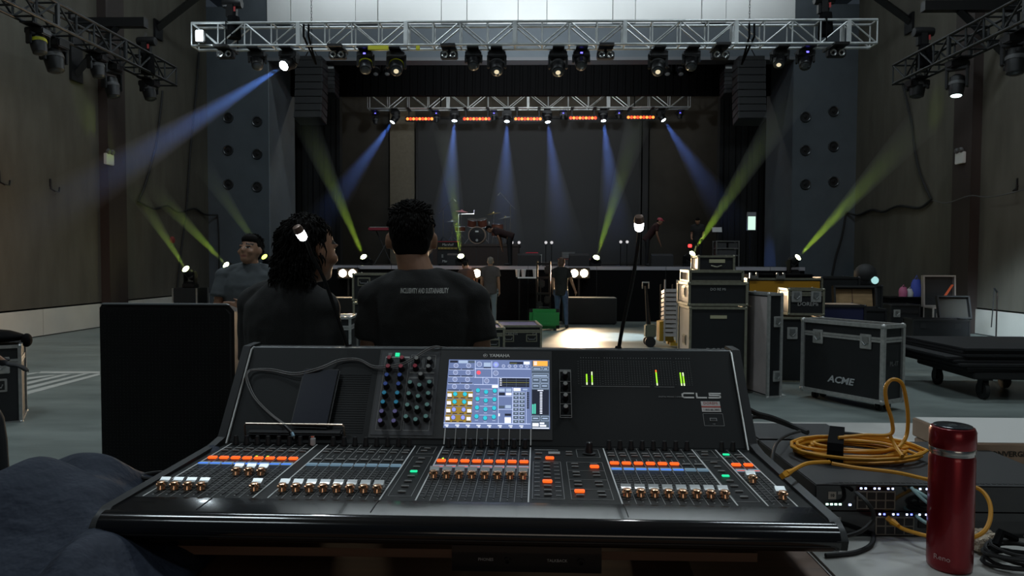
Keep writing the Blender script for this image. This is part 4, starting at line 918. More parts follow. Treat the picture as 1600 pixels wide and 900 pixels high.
# printed cartons
for k, (z0, z1, s_, px) in enumerate(((TZ + .058, TZ + .1, 'CONVERGED NETWORK', 1540), (TZ + .018, TZ + .056, 'G LUMINEX', 1562))):
    x0 = .9; t = thing('carton', ('upper flat kraft carton with a white top and bold print', 'lower flat kraft carton with bold print under the white-topped one')[k], 'carton', (x0, 1.43 - .01 * k, z0))
    MB().bb((0, 0, 0), (.55, .24, z1 - z0), .002).build('box', KRAFT, t)
    MB().bb((.004, .004, z1 - z0), (.546, .236, z1 - z0 + .0015)).build('white_top', mat('carton_white', (.62, .61, .58), .7), t)
    q = at(px, 700 if k == 0 else 728, 1.43); text(s_, .0155, mat('ink_brown', (.03, .025, .02), .7), t, frame((q.x - x0, -.001, (z1 - z0) / 2), (1, 0, 0), (0, 0, 1)), ex=.0002, bold=.0003, align=('LEFT', 'RIGHT')[k])
t = thing('rack_tray', 'dark metal tray under the printed cartons', 'tray', (.895, 1.41, TZ)); MB().bb((0, 0, 0), (.56, .26, .017), .002).build('tray', mat('tray_dark', (.03, .026, .024), .5), t); MB().box((.09, -.001, .01), (.004, .002, .004)).build('screw', CHROME, t)
# curled white paper sheet behind the coil
o = MB(); n1, n2 = 10, 14; vs = []
for i in range(n1 + 1):
    for j in range(n2 + 1):
        u, v_ = i / n1, j / n2; vs.append((.62 + .36 * u, 1.72 + .28 * v_ - .12 * u, TZ + .002 + .06 * max(0, u - .55) ** 1.6 * (1.2 - v_) + .006 * math.sin(7 * u + 3 * v_) * u))
o.add(vs, [(i * (n2 + 1) + j, (i + 1) * (n2 + 1) + j, (i + 1) * (n2 + 1) + j + 1, i * (n2 + 1) + j + 1) for i in range(n1) for j in range(n2)])
pp = o.build('paper_sheet', mat('paper_white', (.62, .62, .6), .7), None, True); pp.modifiers.new('s', 'SOLIDIFY').thickness = .001; tag(pp, 'curled white paper sheet lying behind the yellow coil', 'paper')
# tissue, tablet, black coil at the table corner
o = MB()
for k in range(14):
    o.ell((rnd.uniform(-.016, .016), rnd.uniform(-.014, .014), .012 + rnd.uniform(0, .014)), (rnd.uniform(.008, .014), rnd.uniform(.006, .012), rnd.uniform(.006, .012)), 8, 6, Euler((rnd.random() * 3, rnd.random() * 3, 0)).to_matrix())
p = onz(1537, 862, TZ); ts = o.build('tissue', mat('tissue_cream', (.66, .55, .42), .9, bump=.6, bscale=300), None, False, (p.x, p.y, TZ)); tag(ts, 'crumpled cream tissue beside the red flask', 'tissue')
p = onz(1545, 836, TZ); t = thing('tablet', 'dark tablet with a pale rim lying right of the flask', 'tablet', (p.x - .005, p.y, TZ), R(-14)); MB().bb((0, 0, 0), (.24, .16, .008), .003).build('body', mat('tablet_rim', (.5, .5, .5), .35, .5), t); MB().bb((.006, .006, .008), (.234, .154, .0088)).build('glass', mat('tablet_glass', (.02, .03, .028), .08), t)
p = onz(1586, 884, TZ); pts = []
for i in range(6 * 18):
    a = 2 * PI * i / 18; rr = .045 - .005 * ((i // 18) % 3); pts.append((rr * math.cos(a) + rnd.uniform(-.001, .001), rr * .8 * math.sin(a), .006 + .0045 * (i // 18) + .003 * math.sin(a * 1.7)))
t = thing('cable_bundle', 'bundle of thin black cable coiled at the table corner', 'cable', (p.x, p.y, TZ)); MB().tube(pts, .0028, 6).build('coil', RUB, t, True); MB().tube([(-.03, .0, .03), (-.01, .02, .044), (.02, .03, .03)], .006, 6).build('tie', CURT, t, True)
# navy jacket on the desk's left end: folded cloth with real folds
o = MB(); nx, ny = 70, 60; vs = []
for i in range(nx + 1):
    for j in range(ny + 1):
        u, v_ = i / nx, j / ny; x = -1.1 + .62 * u; y = .74 + .74 * v_
        e = min(1, 6 * min(u, 1 - u)) ** .6 * min(1, 5 * min(v_ + .02, 1 - v_)) ** .6
        n_ = mnoise.noise(Vector((x * 3.2, y * 2.2, .3))); m_ = mnoise.noise(Vector((x * 6, y * 5, 4.3))); f = (.5 + .5 * math.cos(11 * (x * .5 + y) + 5 * n_)) ** 2 * .075 - .02 + (.5 + .5 * math.cos(16 * (x - .7 * y) + 6 * n_ + 2 * m_)) ** 2 * .036 + .012 * m_
        hgt = (.05 + .05 * n_ + f + .03 * math.exp(-((x + .93) ** 2 + (y - 1.17) ** 2) / .03)) * e * (1 - .45 * max(0, u - .6) / .4)
        z = TZ + .004 + max(0, hgt)
        if x < -.95: z -= min(.4, (-.95 - x) * 2.2) * (.4 + .6 * v_)
        if y > 1.47: z -= (y - 1.47) * 4
        vs.append((x, y, z))
o.add(vs, [(i * (ny + 1) + j, (i + 1) * (ny + 1) + j, (i + 1) * (ny + 1) + j + 1, i * (ny + 1) + j + 1) for i in range(nx) for j in range(ny)])
jk_ = o.build('jacket', mat('navy_cloth', (.011, .018, .036), .8, bump=.9, bscale=14), None, True); jk_.modifiers.new('s', 'SOLIDIFY').thickness = .003; tag(jk_, 'dark navy jacket heaped on the desk beside the console', 'jacket')
t = thing('jack_cable', 'black jack cable with an orange sleeve on the navy jacket', 'cable', at(137, 836, .97)); o_ = t.location.copy()
MB().tube([(0, 0, 0), at(128, 846, .965) - o_], [.004, .0046], 8).build('orange_sleeve', mat('sleeve_orange', (.62, .2, .06), .5), t, True)
MB().tube(spline([at(129, 845, .965) - o_, at(110, 868, .955) - o_, at(95, 888, .94) - o_, at(80, 915, .92) - o_], 6), [.0036] * 19, 7).build('lead', RUB, t, True)
p = at(247, 746, 1.36); pts = [(.03 * math.cos(a), .024 * math.sin(a), .004 * (a / 6.3)) for a in [i * PI / 8 for i in range(64)]]
tag(MB().tube([(x, y, z + .0) for x, y, z in pts], .0035, 6).build('cable_ring', RUB, None, True, (p.x, p.y, p.z - .01)), 'small black cable coil lying on the jacket by the console', 'cable')
# ================================================================== PEOPLE
SKIN = mat('skin', (.34, .18, .11), .5, noise=.06, nscale=30)
SKIND = mat('skin_tan', (.26, .135, .085), .5, noise=.06, nscale=30)
HAIR = mat('hair_black', (.008, .0068, .0062), .85, spec=.12)
SHOE = mat('shoe_dark', (.02, .02, .022), .6)
EYEW = mat('eye_white', (.5, .47, .43), .3); LIP = mat('lip', (.24, .09, .07), .5); BROW = mat('brow', (.02, .014, .012), .7)
def fuse(name, mb, mats, voxel, parent, matfn=None, sm=4, fac=.5):
    me = bpy.data.meshes.new(name); me.from_pydata([tuple(v) for v in mb.v], [], mb.f)
    bm = bmesh.new(); bm.from_mesh(me); bmesh.ops.recalc_face_normals(bm, faces=bm.faces[:]); bm.to_mesh(me); bm.free()
    o = bpy.data.objects.new(name, me); COL.objects.link(o)
    r_ = o.modifiers.new('r', 'REMESH'); r_.mode = 'VOXEL'; r_.voxel_size = voxel
    if sm: s_ = o.modifiers.new('s', 'SMOOTH'); s_.iterations = sm; s_.factor = fac
    dg = bpy.context.evaluated_depsgraph_get(); dg.update()
    m2 = bpy.data.meshes.new_from_object(o.evaluated_get(dg)); bpy.data.objects.remove(o)
    m2.materials.clear()
    for m in (mats if isinstance(mats, (list, tuple)) else [mats]): m2.materials.append(m)
    if matfn: m2.polygons.foreach_set('material_index', [matfn(p.center) for p in m2.polygons])
    m2.polygons.foreach_set('use_smooth', [True] * len(m2.polygons)); m2.update()
    b = bpy.data.objects.new(name, m2); COL.objects.link(b); b.parent = parent; return b
def hand(mb, w, d, nrm, side, s=1, curl=.5, spread=.12):
    # palm and five fingers; d: pointing direction, nrm: palm normal (fingers curl towards it), side: direction of the thumb
    w, d, nrm, side = Vector(w), Vector(d).normalized(), Vector(nrm).normalized(), Vector(side).normalized()
    pc = w + d * .045 * s
    mb.tube([w - d * .01, w + d * .02 * s, w + d * .06 * s, w + d * .09 * s], [.026 * s, .03 * s, .038 * s, .034 * s], 10, ry=[.02 * s, .018 * s, .015 * s, .011 * s]) if abs(d.z) > .9 else mb.ell(pc, (.04 * s, .05 * s, .016 * s), 12, 8, Matrix((side, d, nrm)).transposed())
    for i, (off, L) in enumerate(((.029, .068), (.010, .077), (-.010, .071), (-.028, .056))):
        b = w + d * .082 * s + side * off * s; dd = (d + side * off * spread * 20 * .3).normalized()
        p1 = b + dd * L * .42 * s + nrm * curl * .012 * s; p2 = p1 + (dd * (1 - .4 * curl) + nrm * curl).normalized() * L * .33 * s; p3 = p2 + (dd * (1 - .9 * curl) + nrm * curl * 1.5).normalized() * L * .28 * s
        mb.tube([b - d * .02, b, p1, p2, p3], [.009 * s, .0095 * s, .0085 * s, .0078 * s, .006 * s], 8)
    b = w + d * .025 * s + side * .026 * s; p1 = b + (side * .8 + d * .7).normalized() * .035 * s + nrm * .008; p2 = p1 + (d * .9 + side * .3).normalized() * .03 * s + nrm * .006
    mb.tube([w + d * .02 * s, b, p1, p2], [.012 * s, .012 * s, .01 * s, .007 * s], 8)
def person(label, loc, yaw, H, shirt, pants, arms, voxel=.012, headyaw=0, headpitch=0, bend=0, legs=None, hair='short', skin=None, slim=1, sleeve=.62, face=True, hands=True, shoes=None, hairm=None, wrink=.004, hoff=0, sr=.068):
    """faces local +Y; arms: list of (elbow, wrist, hand dir, palm normal, thumb side) in metres for a 1.75 m figure"""
    skin = skin or SKIN; k = H / 1.75
    t = thing('person', label, 'person', loc, yaw); t.scale = (k, k, k)
    hip = Vector((0, 0, .93)); MU = Matrix.Translation(hip) @ Matrix.Rotation(-R(bend), 4, 'X') @ Matrix.Translation(-hip)
    nk = Vector((0, 0, 1.53)); MH = MU @ Matrix.Translation(nk + Vector((hoff, .018, -.035))) @ Matrix.Rotation(R(headyaw), 4, 'Z') @ Matrix.Rotation(R(headpitch), 4, 'X') @ Matrix.Translation(-nk)
    b = MB(); b.M = MU; q = slim
    b.rings([(0, 0, .84, .14 * q, .1), (0, 0, .93, .162 * q, .112), (0, 0, 1.04, .14 * q, .098), (0, .005, 1.18, .155 * q, .108), (0, .0, 1.31, .172 * q, .115), (0, -.012, 1.40, .15 * q, .09), (hoff * .3, -.018, 1.455, .085, .068), (hoff * .5, -.012, 1.49, .062, .062), (hoff, .0, 1.56, .054, .058), (hoff, .01, 1.6, .05, .055)], 20)
    sh = []
    for i, sx in enumerate((-1, 1)):
        S = Vector((sx * .178 * q, -.01, 1.405)); E, Wr, hd, pn, th = [Vector(x) for x in arms[i]]; sh.append((S, E, Wr))
        b.ell(S, (.044, .046, .046)); b.tube([S - Vector((sx * .06, 0, 0)), S, S.lerp(E, .5), E, E.lerp(Wr, .35), Wr], [.044, .043, .041, .037, .037, .026], 12)
        if hands: hand(b, Wr, hd, pn, th)
    b.M = None
    legs = legs or [((-.1, .0, .49), (-.11, -.02, .08), 0), ((.1, .0, .49), (.11, -.02, .08), 0)]
    for i, sx in enumerate((-1, 1)):
        Kn, An, fy = Vector(legs[i][0]), Vector(legs[i][1]), legs[i][2]; Hp = Vector((sx * .085, 0, .9))
        b.tube([Hp + Vector((0, 0, .04)), Hp.lerp(Kn, .3), Hp.lerp(Kn, .7), Kn, Kn.lerp(An, .35), Kn.lerp(An, .8), An, (An.x, An.y, .04)], [.085, .088, .07, .06, .06, .048, .045, .045], 12)
        b.ell((An.x + .03 * math.sin(fy), An.y + .065 * math.cos(fy), .042), (.045, .13, .042), rot=Matrix.Rotation(-fy, 3, 'Z'))
    b.M = MH
    b.ell((0, .0, 1.655), (.074, .093, .1)); b.ell((0, .035, 1.6), (.058, .06, .075)); b.ell((0, .062, 1.556), (.036, .034, .026)); b.ell((0, .02, 1.63), (.07, .08, .07))
    b.tube([(0, .085, 1.66), (0, .099, 1.634), (0, .106, 1.62), (0, .094, 1.608)], [.008, .01, .014, .011], 8)      # nose
    b.ell((0, .086, 1.582), (.025, .012, .007)); b.ell((0, .084, 1.572), (.022, .012, .007))                            # lips
    for sx in (-1, 1):
        b.ell((sx * .0785, -.004, 1.632), (.010, .02, .031), 10, 8, Matrix.Rotation(sx * .35, 3, 'Z')); b.ell((sx * .032, .082, 1.662), (.024, .012, .008)); b.ell((sx * .046, .068, 1.612), (.024, .02, .022))
    b.M = None
    MHi = MH.inverted(); MUi = MU.inverted()
    def mf(c):
        h = MHi @ c
        if h.z > 1.54 and h.y > .03 and face and abs(h.x) < .07:
            ax = abs(h.x)
            if abs(h.z - 1.672) < .0075 and .014 < ax < .056 and h.y > .055: return 4
            if abs(h.z - 1.645) < .008 and .017 < ax < .047 and h.y > .06: return 4 if abs(ax - .032) < .008 or h.z > 1.648 else 3
            if abs(h.z - 1.577) < .009 and ax < .024 and h.y > .075: return 5
            return 0
        if c.z < .09: return 2
        u = MUi @ c
        if c.z < .93 and u.z < .96 and abs(u.x) < .21 * max(1, q): return 1
        return 0
    fuse('body', b, [skin, pants, shoes or SHOE, EYEW, BROW, LIP], voxel, t, mf, 3)
    # shirt: torso and short sleeves
    s = MB(); s.M = MU
    s.rings([(0, 0, .80, .172 * q, .125), (0, 0, .93, .178 * q, .128), (0, 0, 1.06, .166 * q, .118), (0, .0, 1.2, .178 * q, .128), (0, -.003, 1.33, .19 * q, .13), (0, -.014, 1.41, .178 * q, .112), (hoff * .4, -.02, 1.46, .128, .09), (hoff * .45, -.016, 1.488, .088, .078), (hoff * .5, -.012, 1.503, .072, .069)], 24)
    for i, sx in enumerate((-1, 1)):
        S, E, Wr = sh[i]; s.tube([(hoff * .4 + sx * .045, -.016, 1.462), (sx * .11 * q, -.014, 1.44), S], [.052, .055, sr * .95], 12)
        e2 = S.lerp(E, sleeve)
        s.ell(S, (sr, sr * 1.05, sr * .98)); s.tube([S - Vector((sx * .08, 0, .005)), S, S.lerp(e2, .55), e2], [sr, sr, sr * 1.02, sr * 1.06], 14)
    s.M = None
    for idx, v in enumerate(s.v):
        n_ = mnoise.noise(v * 7) * wrink * 1.5 + mnoise.noise(v * 19) * wrink * .6; s.v[idx] = v + Vector((v.x, v.y, 0)).normalized() * n_ if (v.x or v.y) else v
    so = fuse('shirt', s, shirt, voxel * .9, t, None, 9)
    dm = so.modifiers.new('d', 'DISPLACE'); tx = bpy.data.textures.get('cloth') or bpy.data.textures.new('cloth', 'CLOUDS'); tx.noise_scale = .11; dm.texture = tx; dm.strength = wrink * 3; dm.mid_level = .5
    # hair
    if hair:
        h = MB(); h.M = MH; hr = random.Random(len(label)); long_ = hair == 'long'
        if hair != 'cap':
            h.ell((0, -.016, 1.672), (.078, .089, .092)); 
            if hair == 'short': h.ell((0, -.045, 1.625), (.066, .052, .06)); h.ell((0, .02, 1.715), (.07, .075, .05))
            if long_: h.ell((0, -.04, 1.61), (.083, .066, .09)); h.ell((0, -.045, 1.565), (.073, .055, .05))
        else:
            h.ell((0, -.03, 1.64), (.07, .07, .06))
        ho = fuse('hair', h, hairm or HAIR, min(voxel, .008) if voxel < .011 else voxel, t, None, 2, .4)
        if hair != 'cap':      # strands in front of the hair mass, one mesh with it
            st_h = MB(); st_h.M = MH; N = 900 if voxel < .01 else 60
            for i in range(N):
                a = hr.uniform(0, 2 * PI); el = hr.uniform(-.5 if not long_ else -.7, 1.5)
                if el < .5 and math.sin(a) > (-.1 if not long_ else .25): continue
                d_ = Vector((math.cos(a) * math.cos(el), math.sin(a) * math.cos(el), math.sin(el))); p = Vector((0, -.016, 1.67)) + Vector((d_.x * .079, d_.y * .087, d_.z * .092))
                if not long_:
                    if el > .55: tip = p + d_ * hr.uniform(.004, .014) + Vector((hr.uniform(-.02, .02), hr.uniform(.0, .024), 0)); r0 = .004
                    else:
                        if abs(d_.x) > .7 and el < .25: continue
                        tip = p + d_ * .001 + Vector((0, 0, -.02)); r0 = .003
                    mid = p.lerp(tip, .55) + d_ * .006
                else:
                    L = hr.uniform(.02, .055) if el < .3 else hr.uniform(.03, .05); tip = p + d_ * hr.uniform(.004, .022) + Vector((hr.uniform(-.018, .018), hr.uniform(-.012, .012), -L)); mid = p.lerp(tip, .5) + d_ * hr.uniform(.006, .018); r0 = .0036
                st_h.tube([p - d_ * .012, p + d_ * .002, mid, tip], [r0, r0, r0 * .7, r0 * .15], 5)
            if long_:
                for i in range(380 if voxel < .01 else 30):
                    a = hr.uniform(PI, 2 * PI); z = hr.uniform(1.525, 1.62); p = Vector((.08 * math.cos(a), -.035 + .062 * math.sin(a), z)); d_ = Vector((math.cos(a), math.sin(a), 0)); tip = p + d_ * hr.uniform(.01, .03) + Vector((hr.uniform(-.015, .015), 0, -hr.uniform(.01, .04)))
                    st_h.tube([p - d_ * .01, p + d_ * .008, p.lerp(tip, .6) + d_ * .012, tip], [.004, .004, .003, .0006], 4)
            me = ho.data; bm = bmesh.new(); bm.from_mesh(me); vv = [bm.verts.new(v) for v in st_h.v]
            for f_ in st_h.f:
                fc = bm.faces.new([vv[i] for i in f_]); fc.smooth = True
            bm.to_mesh(me); bm.free()
        if hair == 'cap':
            c = MB(); c.M = MH; c.ell((0, -.004, 1.69), (.083, .1, .076)); c.ell((0, .1, 1.695), (.06, .07, .008)); fuse('cap', c, mat('cap_red', (.5, .03, .03), .6), .009, t)
    return t
DOWN = ((-.21, -.02, 1.13), (-.22, .03, .88), (0, .1, -1), (1, 0, 0), (0, 1, 0)), ((.21, -.02, 1.13), (.22, .03, .88), (0, .1, -1), (-1, 0, 0), (0, 1, 0))
TEEB = mat('tee_black', (.012, .0115, .011), .85, bump=.15, bscale=300); TEEB2 = mat('tee_charcoal', (.016, .016, .016), .85, bump=.15, bscale=300); TEEG = mat('tee_grey', (.075, .085, .092), .85, bump=.15, bscale=300)
PBLK = mat('trousers_black', (.012, .012, .014), .8); JEAN = mat('jeans_blue', (.05, .075, .14), .8, noise=.2, nscale=12); SHORT = mat('shorts_pale', (.22, .26, .28), .8)
# two people behind the desk, backs to the camera
p = at(663, 500, 2.5)
FWD = ((-.2, .02, 1.12), (-.19, .24, 1.02), (.2, 1, -.1), (.5, 0, -1), (1, 0, 0)), ((.215, .0, 1.12), (.19, .23, 1.0), (-.2, 1, -.1), (-.5, 0, -1), (-1, 0, 0))
FWN = ((-.185, .0, 1.13), (-.17, .22, 1.02), (.2, 1, -.1), (.5, 0, -1), (1, 0, 0)), ((.2, .0, 1.13), (.2, .2, 1.0), (-.2, 1, -.1), (-.5, 0, -1), (-1, 0, 0))
P2 = person('person in a printed black t-shirt standing behind the console, back turned', (p.x, 2.5, 0), R(2), 1.83, TEEB, PBLK, FWN, .0075, 4, -4, 0, hair='short', slim=.93, sleeve=.5, hoff=-.045, sr=.06)
text('INCLUSIVITY AND SUSTAINABILITY', .023, mat('tee_print', (.5, .5, .47), .7), P2, frame((.012, -.3, 1.435), (1, 0, 0), (0, 0, 1)), 'shirt_print', ex=0, bold=.0005, sx=.42)
from mathutils.bvhtree import BVHTree
so_ = [c for c in P2.children if c.name.startswith('shirt') and 'print' not in c.name][0]; pr_ = [c for c in P2.children if c.name.startswith('shirt_print')][0]
dg = bpy.context.evaluated_depsgraph_get(); dg.update(); bv = BVHTree.FromObject(so_, dg); ml = pr_.matrix_local.copy(); mli = ml.inverted()
for v_ in pr_.data.vertices:
    q_ = ml @ v_.co; h_ = bv.ray_cast(Vector((q_.x, -1, q_.z)), Vector((0, 1, 0)))
    if h_[0] is not None: q_.y = h_[0].y - .0016
    v_.co = mli @ q_
p = at(452, 500, 2.55)
person('person in a plain dark t-shirt behind the console, looking aside', (p.x, 2.55, 0), R(-34), 1.79, TEEB2, PBLK, FWN, .0075, -4, -4, 0, hair='long', slim=1.0, sleeve=.75, hoff=.075)
# man with crossed arms
p = at(391, 430, 5.8)
CROSS = ((-.235, .05, 1.16), (.0, .2, 1.17), (1, .12, .1), (0, 1, 0), (0, 0, 1)), ((.235, .05, 1.16), (.02, .22, 1.12), (-1, -.05, .12), (0, -1, 0), (0, 0, 1))
P3 = person('person in a grey t-shirt with crossed arms, looking up', (p.x, 5.8, 0), R(188), 1.84, TEEG, PBLK, CROSS, .0085, -24, 12, 0, hair='short', slim=1.12, sleeve=.68)
MB().tube([(.055 + .0 * a, .205 + .031 * math.cos(a), 1.127 + .031 * math.sin(a)) for a in [i * PI / 7 for i in range(14)]], .007, 6, closed=True).build('wristwatch', RUB, P3, True)
# person at the left edge, hand resting beside the case
p = at(-62, 640, 4.75)
ARML = ((-.2, -.04, 1.13), (-.16, .12, .93), (.0, 1, -.3), (1, 0, 0), (0, 1, .2)), ((.2, .03, 1.13), (.12, .27, .9), (.1, 1, -.25), (0, -.2, -1), (-1, .3, 0))
person('person in dark clothes reaching a hand out beside a flight case', (p.x, 4.75, 0), R(-58), 1.72, TEEB, PBLK, ARML, .008, 0, 0, 0, [((-.1, .0, .49), (-.11, -.02, .08), 0), ((.08, .2, .5), (.08, .24, .08), 0)], hair='short', slim=.9)
# people in front of the stage
p = at(766, 450, 17.6); person('person in a grey shirt and light shorts before the stage', (p.x, 17.6, 0), R(-6), 1.74, mat('shirt_grey', (.1, .085, .08), .85), SHORT, DOWN, .014, 15, 0, 0, hair='short', hairm=mat('hair_pale', (.22, .19, .16), .7))
p = at(730, 450, 18.0); person('dimly lit person in brown beside the glaring lamp before the stage', (p.x, 18.0, 0), R(30), 1.66, mat('shirt_brown', (.07, .04, .03), .85), mat('trousers_brown', (.05, .04, .035), .8), DOWN, .014, 0, -15, 8, hair='short')
p = at(877, 450, 17.2); WARM = ((-.21, -.02, 1.13), (-.2, .06, .9), (0, .2, -1), (1, 0, 0), (0, 1, 0)), ((.25, .0, 1.15), (.33, .06, .93), (.25, .2, -1), (-1, 0, 0), (0, 1, 0))
person('person in a black top and blue jeans walking before the stage', (p.x, 17.2, 0), R(-12), 1.73, TEEB, JEAN, WARM, .014, -10, -8, 0, [((-.1, .03, .49), (-.1, .0, .08), 0), ((.12, -.03, .49), (.15, -.1, .08), 0)], hair='long', hairm=mat('hair_brown', (.09, .05, .03), .6), slim=.92)
# crew on the stage
BEN = ((-.2, .18, 1.2), (-.1, .42, 1.05), (0, 1, -.5), (0, 0, -1), (1, 0, 0)), ((.2, .18, 1.2), (.12, .42, 1.05), (0, 1, -.5), (0, 0, -1), (-1, 0, 0))
p = at(790, 400, 21.5); person('person in dark clothes bending over beside the drum riser', (p.x + .12, 21.5, SZ), R(85), 1.7, mat('shirt_black_red', (.03, .012, .013), .85), PBLK, BEN, .016, 0, 10, 72, hair='short', face=False)
p = at(1011, 400, 22.3); person('person in a red cap leaning over a black box on stage', (p.x, 22.3, SZ), R(-100), 1.66, mat('shirt_darkred', (.04, .012, .012), .85), PBLK, BEN, .016, 0, 20, 38, hair='cap', face=False)
p = at(1090, 400, 23.5); person('person in a dark t-shirt standing near the red stage light', (p.x, 23.5, SZ - .25 + .25), R(160), 1.62, TEEB2, PBLK, FWD, .016, 0, -20, 6, hair='short', face=False)
# ================================================================== FLIGHT CASES AND FLOOR GEAR
CB = mat('case_laminate', (.013, .014, .016), .5, noise=.15, nscale=6); CBLUE = mat('case_blue', (.018, .022, .075), .5); CYEL = mat('case_amber', (.52, .25, .015), .5); CPUR = mat('case_top_violet', (.13, .12, .24), .45)
EDG = mat('case_edge', (.47, .47, .455), .38, .45, noise=.15, nscale=25); EDGO = mat('case_edge_olive', (.30, .29, .22), .4, .5, noise=.15, nscale=25); EDGB = mat('case_edge_dark', (.05, .05, .052), .4, .6)
PLYW = mat('plywood', (.42, .27, .13), .7, noise=.2, nscale=5, stretch=(1, 1, 5))
def latch(par, x, z, s=1):
    o = MB().box((x, -.006, z), (.11 * s, .012, .13 * s), None, .006).build('latch', EDG, par)
    MB().box((x, -.014, z + .01), (.06 * s, .008, .07 * s), None, .004).build('latch_plate', SILV, o); MB().tube([(x - .03 * s, -.02, z), (x, -.022, z - .03 * s), (x + .03 * s, -.02, z)], .006, 6).build('latch_ring', SILV, o)
def caster(par, x, y, zb, r=.05):
    f = MB(); f.box((x, y, zb - .012), (.09, .09, .02)); f.box((x - .028, y, zb - .05), (.008, .05, .07)); f.box((x + .028, y, zb - .05), (.008, .05, .07))
    o = f.build('caster', MBLK, par); MB().lathe([(r * .6, -.018), (r, -.016), (r, .016), (r * .6, .018)], (x, y, r), (1, 0, 0), 16).build('wheel', RUB, o, True)
def fcase(label, loc, yaw, w, d, h, zb=0, cut=None, edge=None, body=None, latches=(), handles=(), casters=False, txt=None, topm=None, frontm=None, name='flight_case', corners=True, sidem=None, et=.03, cat='case', side_handles=()):
    t = thing(name, label, cat, loc, yaw); edge = edge or EDG; body = body or CB; e = et
    bo = MB().bb((.004, .004, zb + .004), (w - .004, d - .004, zb + h - .004)).build('body', body, t)
    if topm: MB().bb((e, e, zb + h - .004), (w - e, d - e, zb + h + .001)).build('lid_top', topm, t)
    if frontm: MB().bb((e, -.001, zb + e), (w - e, .005, zb + h - e)).build('front_panel', frontm, t)
    if sidem: MB().bb((-.001, e, zb + e), (.005, d - e, zb + h - e)).build('side_panel', sidem, t)
    for x in (0, w):
        for y in (0, d): MB().box((x, y, zb + h / 2), (e, e, h)).build('edge_profile', edge, t)
    for z in (zb, zb + h):
        for y in (0, d): MB().box((w / 2, y, z), (w, e, e)).build('edge_profile', edge, t)
        for x in (0, w): MB().box((x, d / 2, z), (e, d, e)).build('edge_profile', edge, t)
    if corners:
        for x in (0, w):
            for y in (0, d):
                for z in (zb, zb + h): MB().ell((x, y, z), (e * .78,) * 3, 10, 8).build('corner', edge, t, True)
    if cut:
        for z in (zb + cut,): MB().box((w / 2, d / 2, z), (w + .012, d + .012, .055)).build('lid_rim', edge, t); MB().box((w / 2, d / 2, z), (w + .014, d + .014, .004)).build('lid_gap', BLK, t)
    for x in latches: latch(t, x, zb + (cut or h * .8) - .03, 1.25)
    for x, z in handles:
        o = MB().box((x, -.004, zb + z), (.19, .01, .13), None, .006).build('handle_dish', edge, t); MB().box((x, -.011, zb + z), (.15, .006, .09)).build('dish_well', BLK, o); MB().tube([(x - .06, -.014, zb + z + .01), (x - .05, -.022, zb + z - .02), (x + .05, -.022, zb + z - .02), (x + .06, -.014, zb + z + .01)], .007, 6).build('handle_bar', SILV, o)
    for y, z in side_handles:
        o = MB().box((-.004, y, zb + z), (.01, .19, .13), None, .006).build('handle_dish', edge, t); MB().box((-.011, y, zb + z), (.006, .15, .09)).build('dish_well', BLK, o)
    if casters:
        for x in (.1, w - .1):
            for y in (.1, d - .1): caster(t, x, y, zb)
    if txt:
        for (s_, x, z, sz, kw) in txt: text(s_, sz, mat('case_print', (.45, .45, .44), .6), t, frame((x, -.003, zb + z), (1, 0, 0), (0, 0, 1)), ex=.001, **kw)
    return t
def cpx2(pl, pr, ytop, zb):
    a = onz(*pl, zb); b = onz(*pr, zb); return Vector((a.x, a.y, 0)), math.atan2(b.y - a.y, b.x - a.x), math.hypot(b.x - a.x, b.y - a.y), at(pl[0], ytop, a.y).z - zb
def box_at(pxl, pxr, Y, ytop, ybot=None):
    a = at(pxl, 450, Y); b = at(pxr, 450, Y); z1 = at((pxl + pxr) / 2, ytop, Y).z; z0 = at((pxl + pxr) / 2, ybot, Y).z if ybot else 0
    return a.x, b.x - a.x, z0, z1 - z0
# the big case in front
lo, yw, w, h = cpx2((1254, 606), (1378, 629), 500, .11)
acme = fcase('black lettered flight case with silver edges and casters on open floor', lo, yw, w, .34, h, .11, h * .82, latches=(w * .2, w * .8), casters=True, et=.042)
text('ACME', .105, mat('case_print_silver', (.5, .52, .53), .5), acme, frame((w * .5, -.004, .11 + h * .2), (1, 0, 0), (0, 0, 1)), ex=.001, sx=1.15, shear=.25, bold=.003)
MB().bb((w * .44, -.018, .11 + h - .01), (w * .56, -.012, .11 + h + .012)).build('tape', mat('tape_pale', (.5, .47, .3), .7), acme)
text('PL-IT', .07, mat('case_print_dim', (.16, .16, .16), .6), acme, frame((w + .018, .17, .11 + h * .5), (0, 1, 0), (0, 0, 1)), ex=.001)
# tall metal-sided case
q = onz(1199, 621, 0); t = fcase('tall narrow case with a bare metal side panel and pale edges', (q.x, q.y, 0), R(15), .17, .56, at(1205, 460, q.y).z, 0, None, EDG, CB, sidem=mat('brushed_panel', (.62, .54, .53), .4, .25, noise=.15, nscale=3), corners=True)
latch(t, .12, .9); latch(t, .12, .25)
# upright case behind it with a small case on top
x, w, z, h = box_at(1220, 1283, 9.6, 497); fcase('black upright case with olive edges behind the tall metal case', (x, 9.6, 0), R(-3), w, .6, h, 0, None, EDGO, latches=(.16,), handles=((.42, h * .55),))
x, w, z2, h2 = box_at(1233, 1286, 9.7, 452, 496); fcase('small black lettered case on top of the upright case', (x, 9.7, h + .045), R(-3), w, .45, h2 - .05, 0, h2 * .72, EDGO, txt=(('DOREMi', w * .55, h2 * .36, .075, {}),), latches=(.1, w - .1))
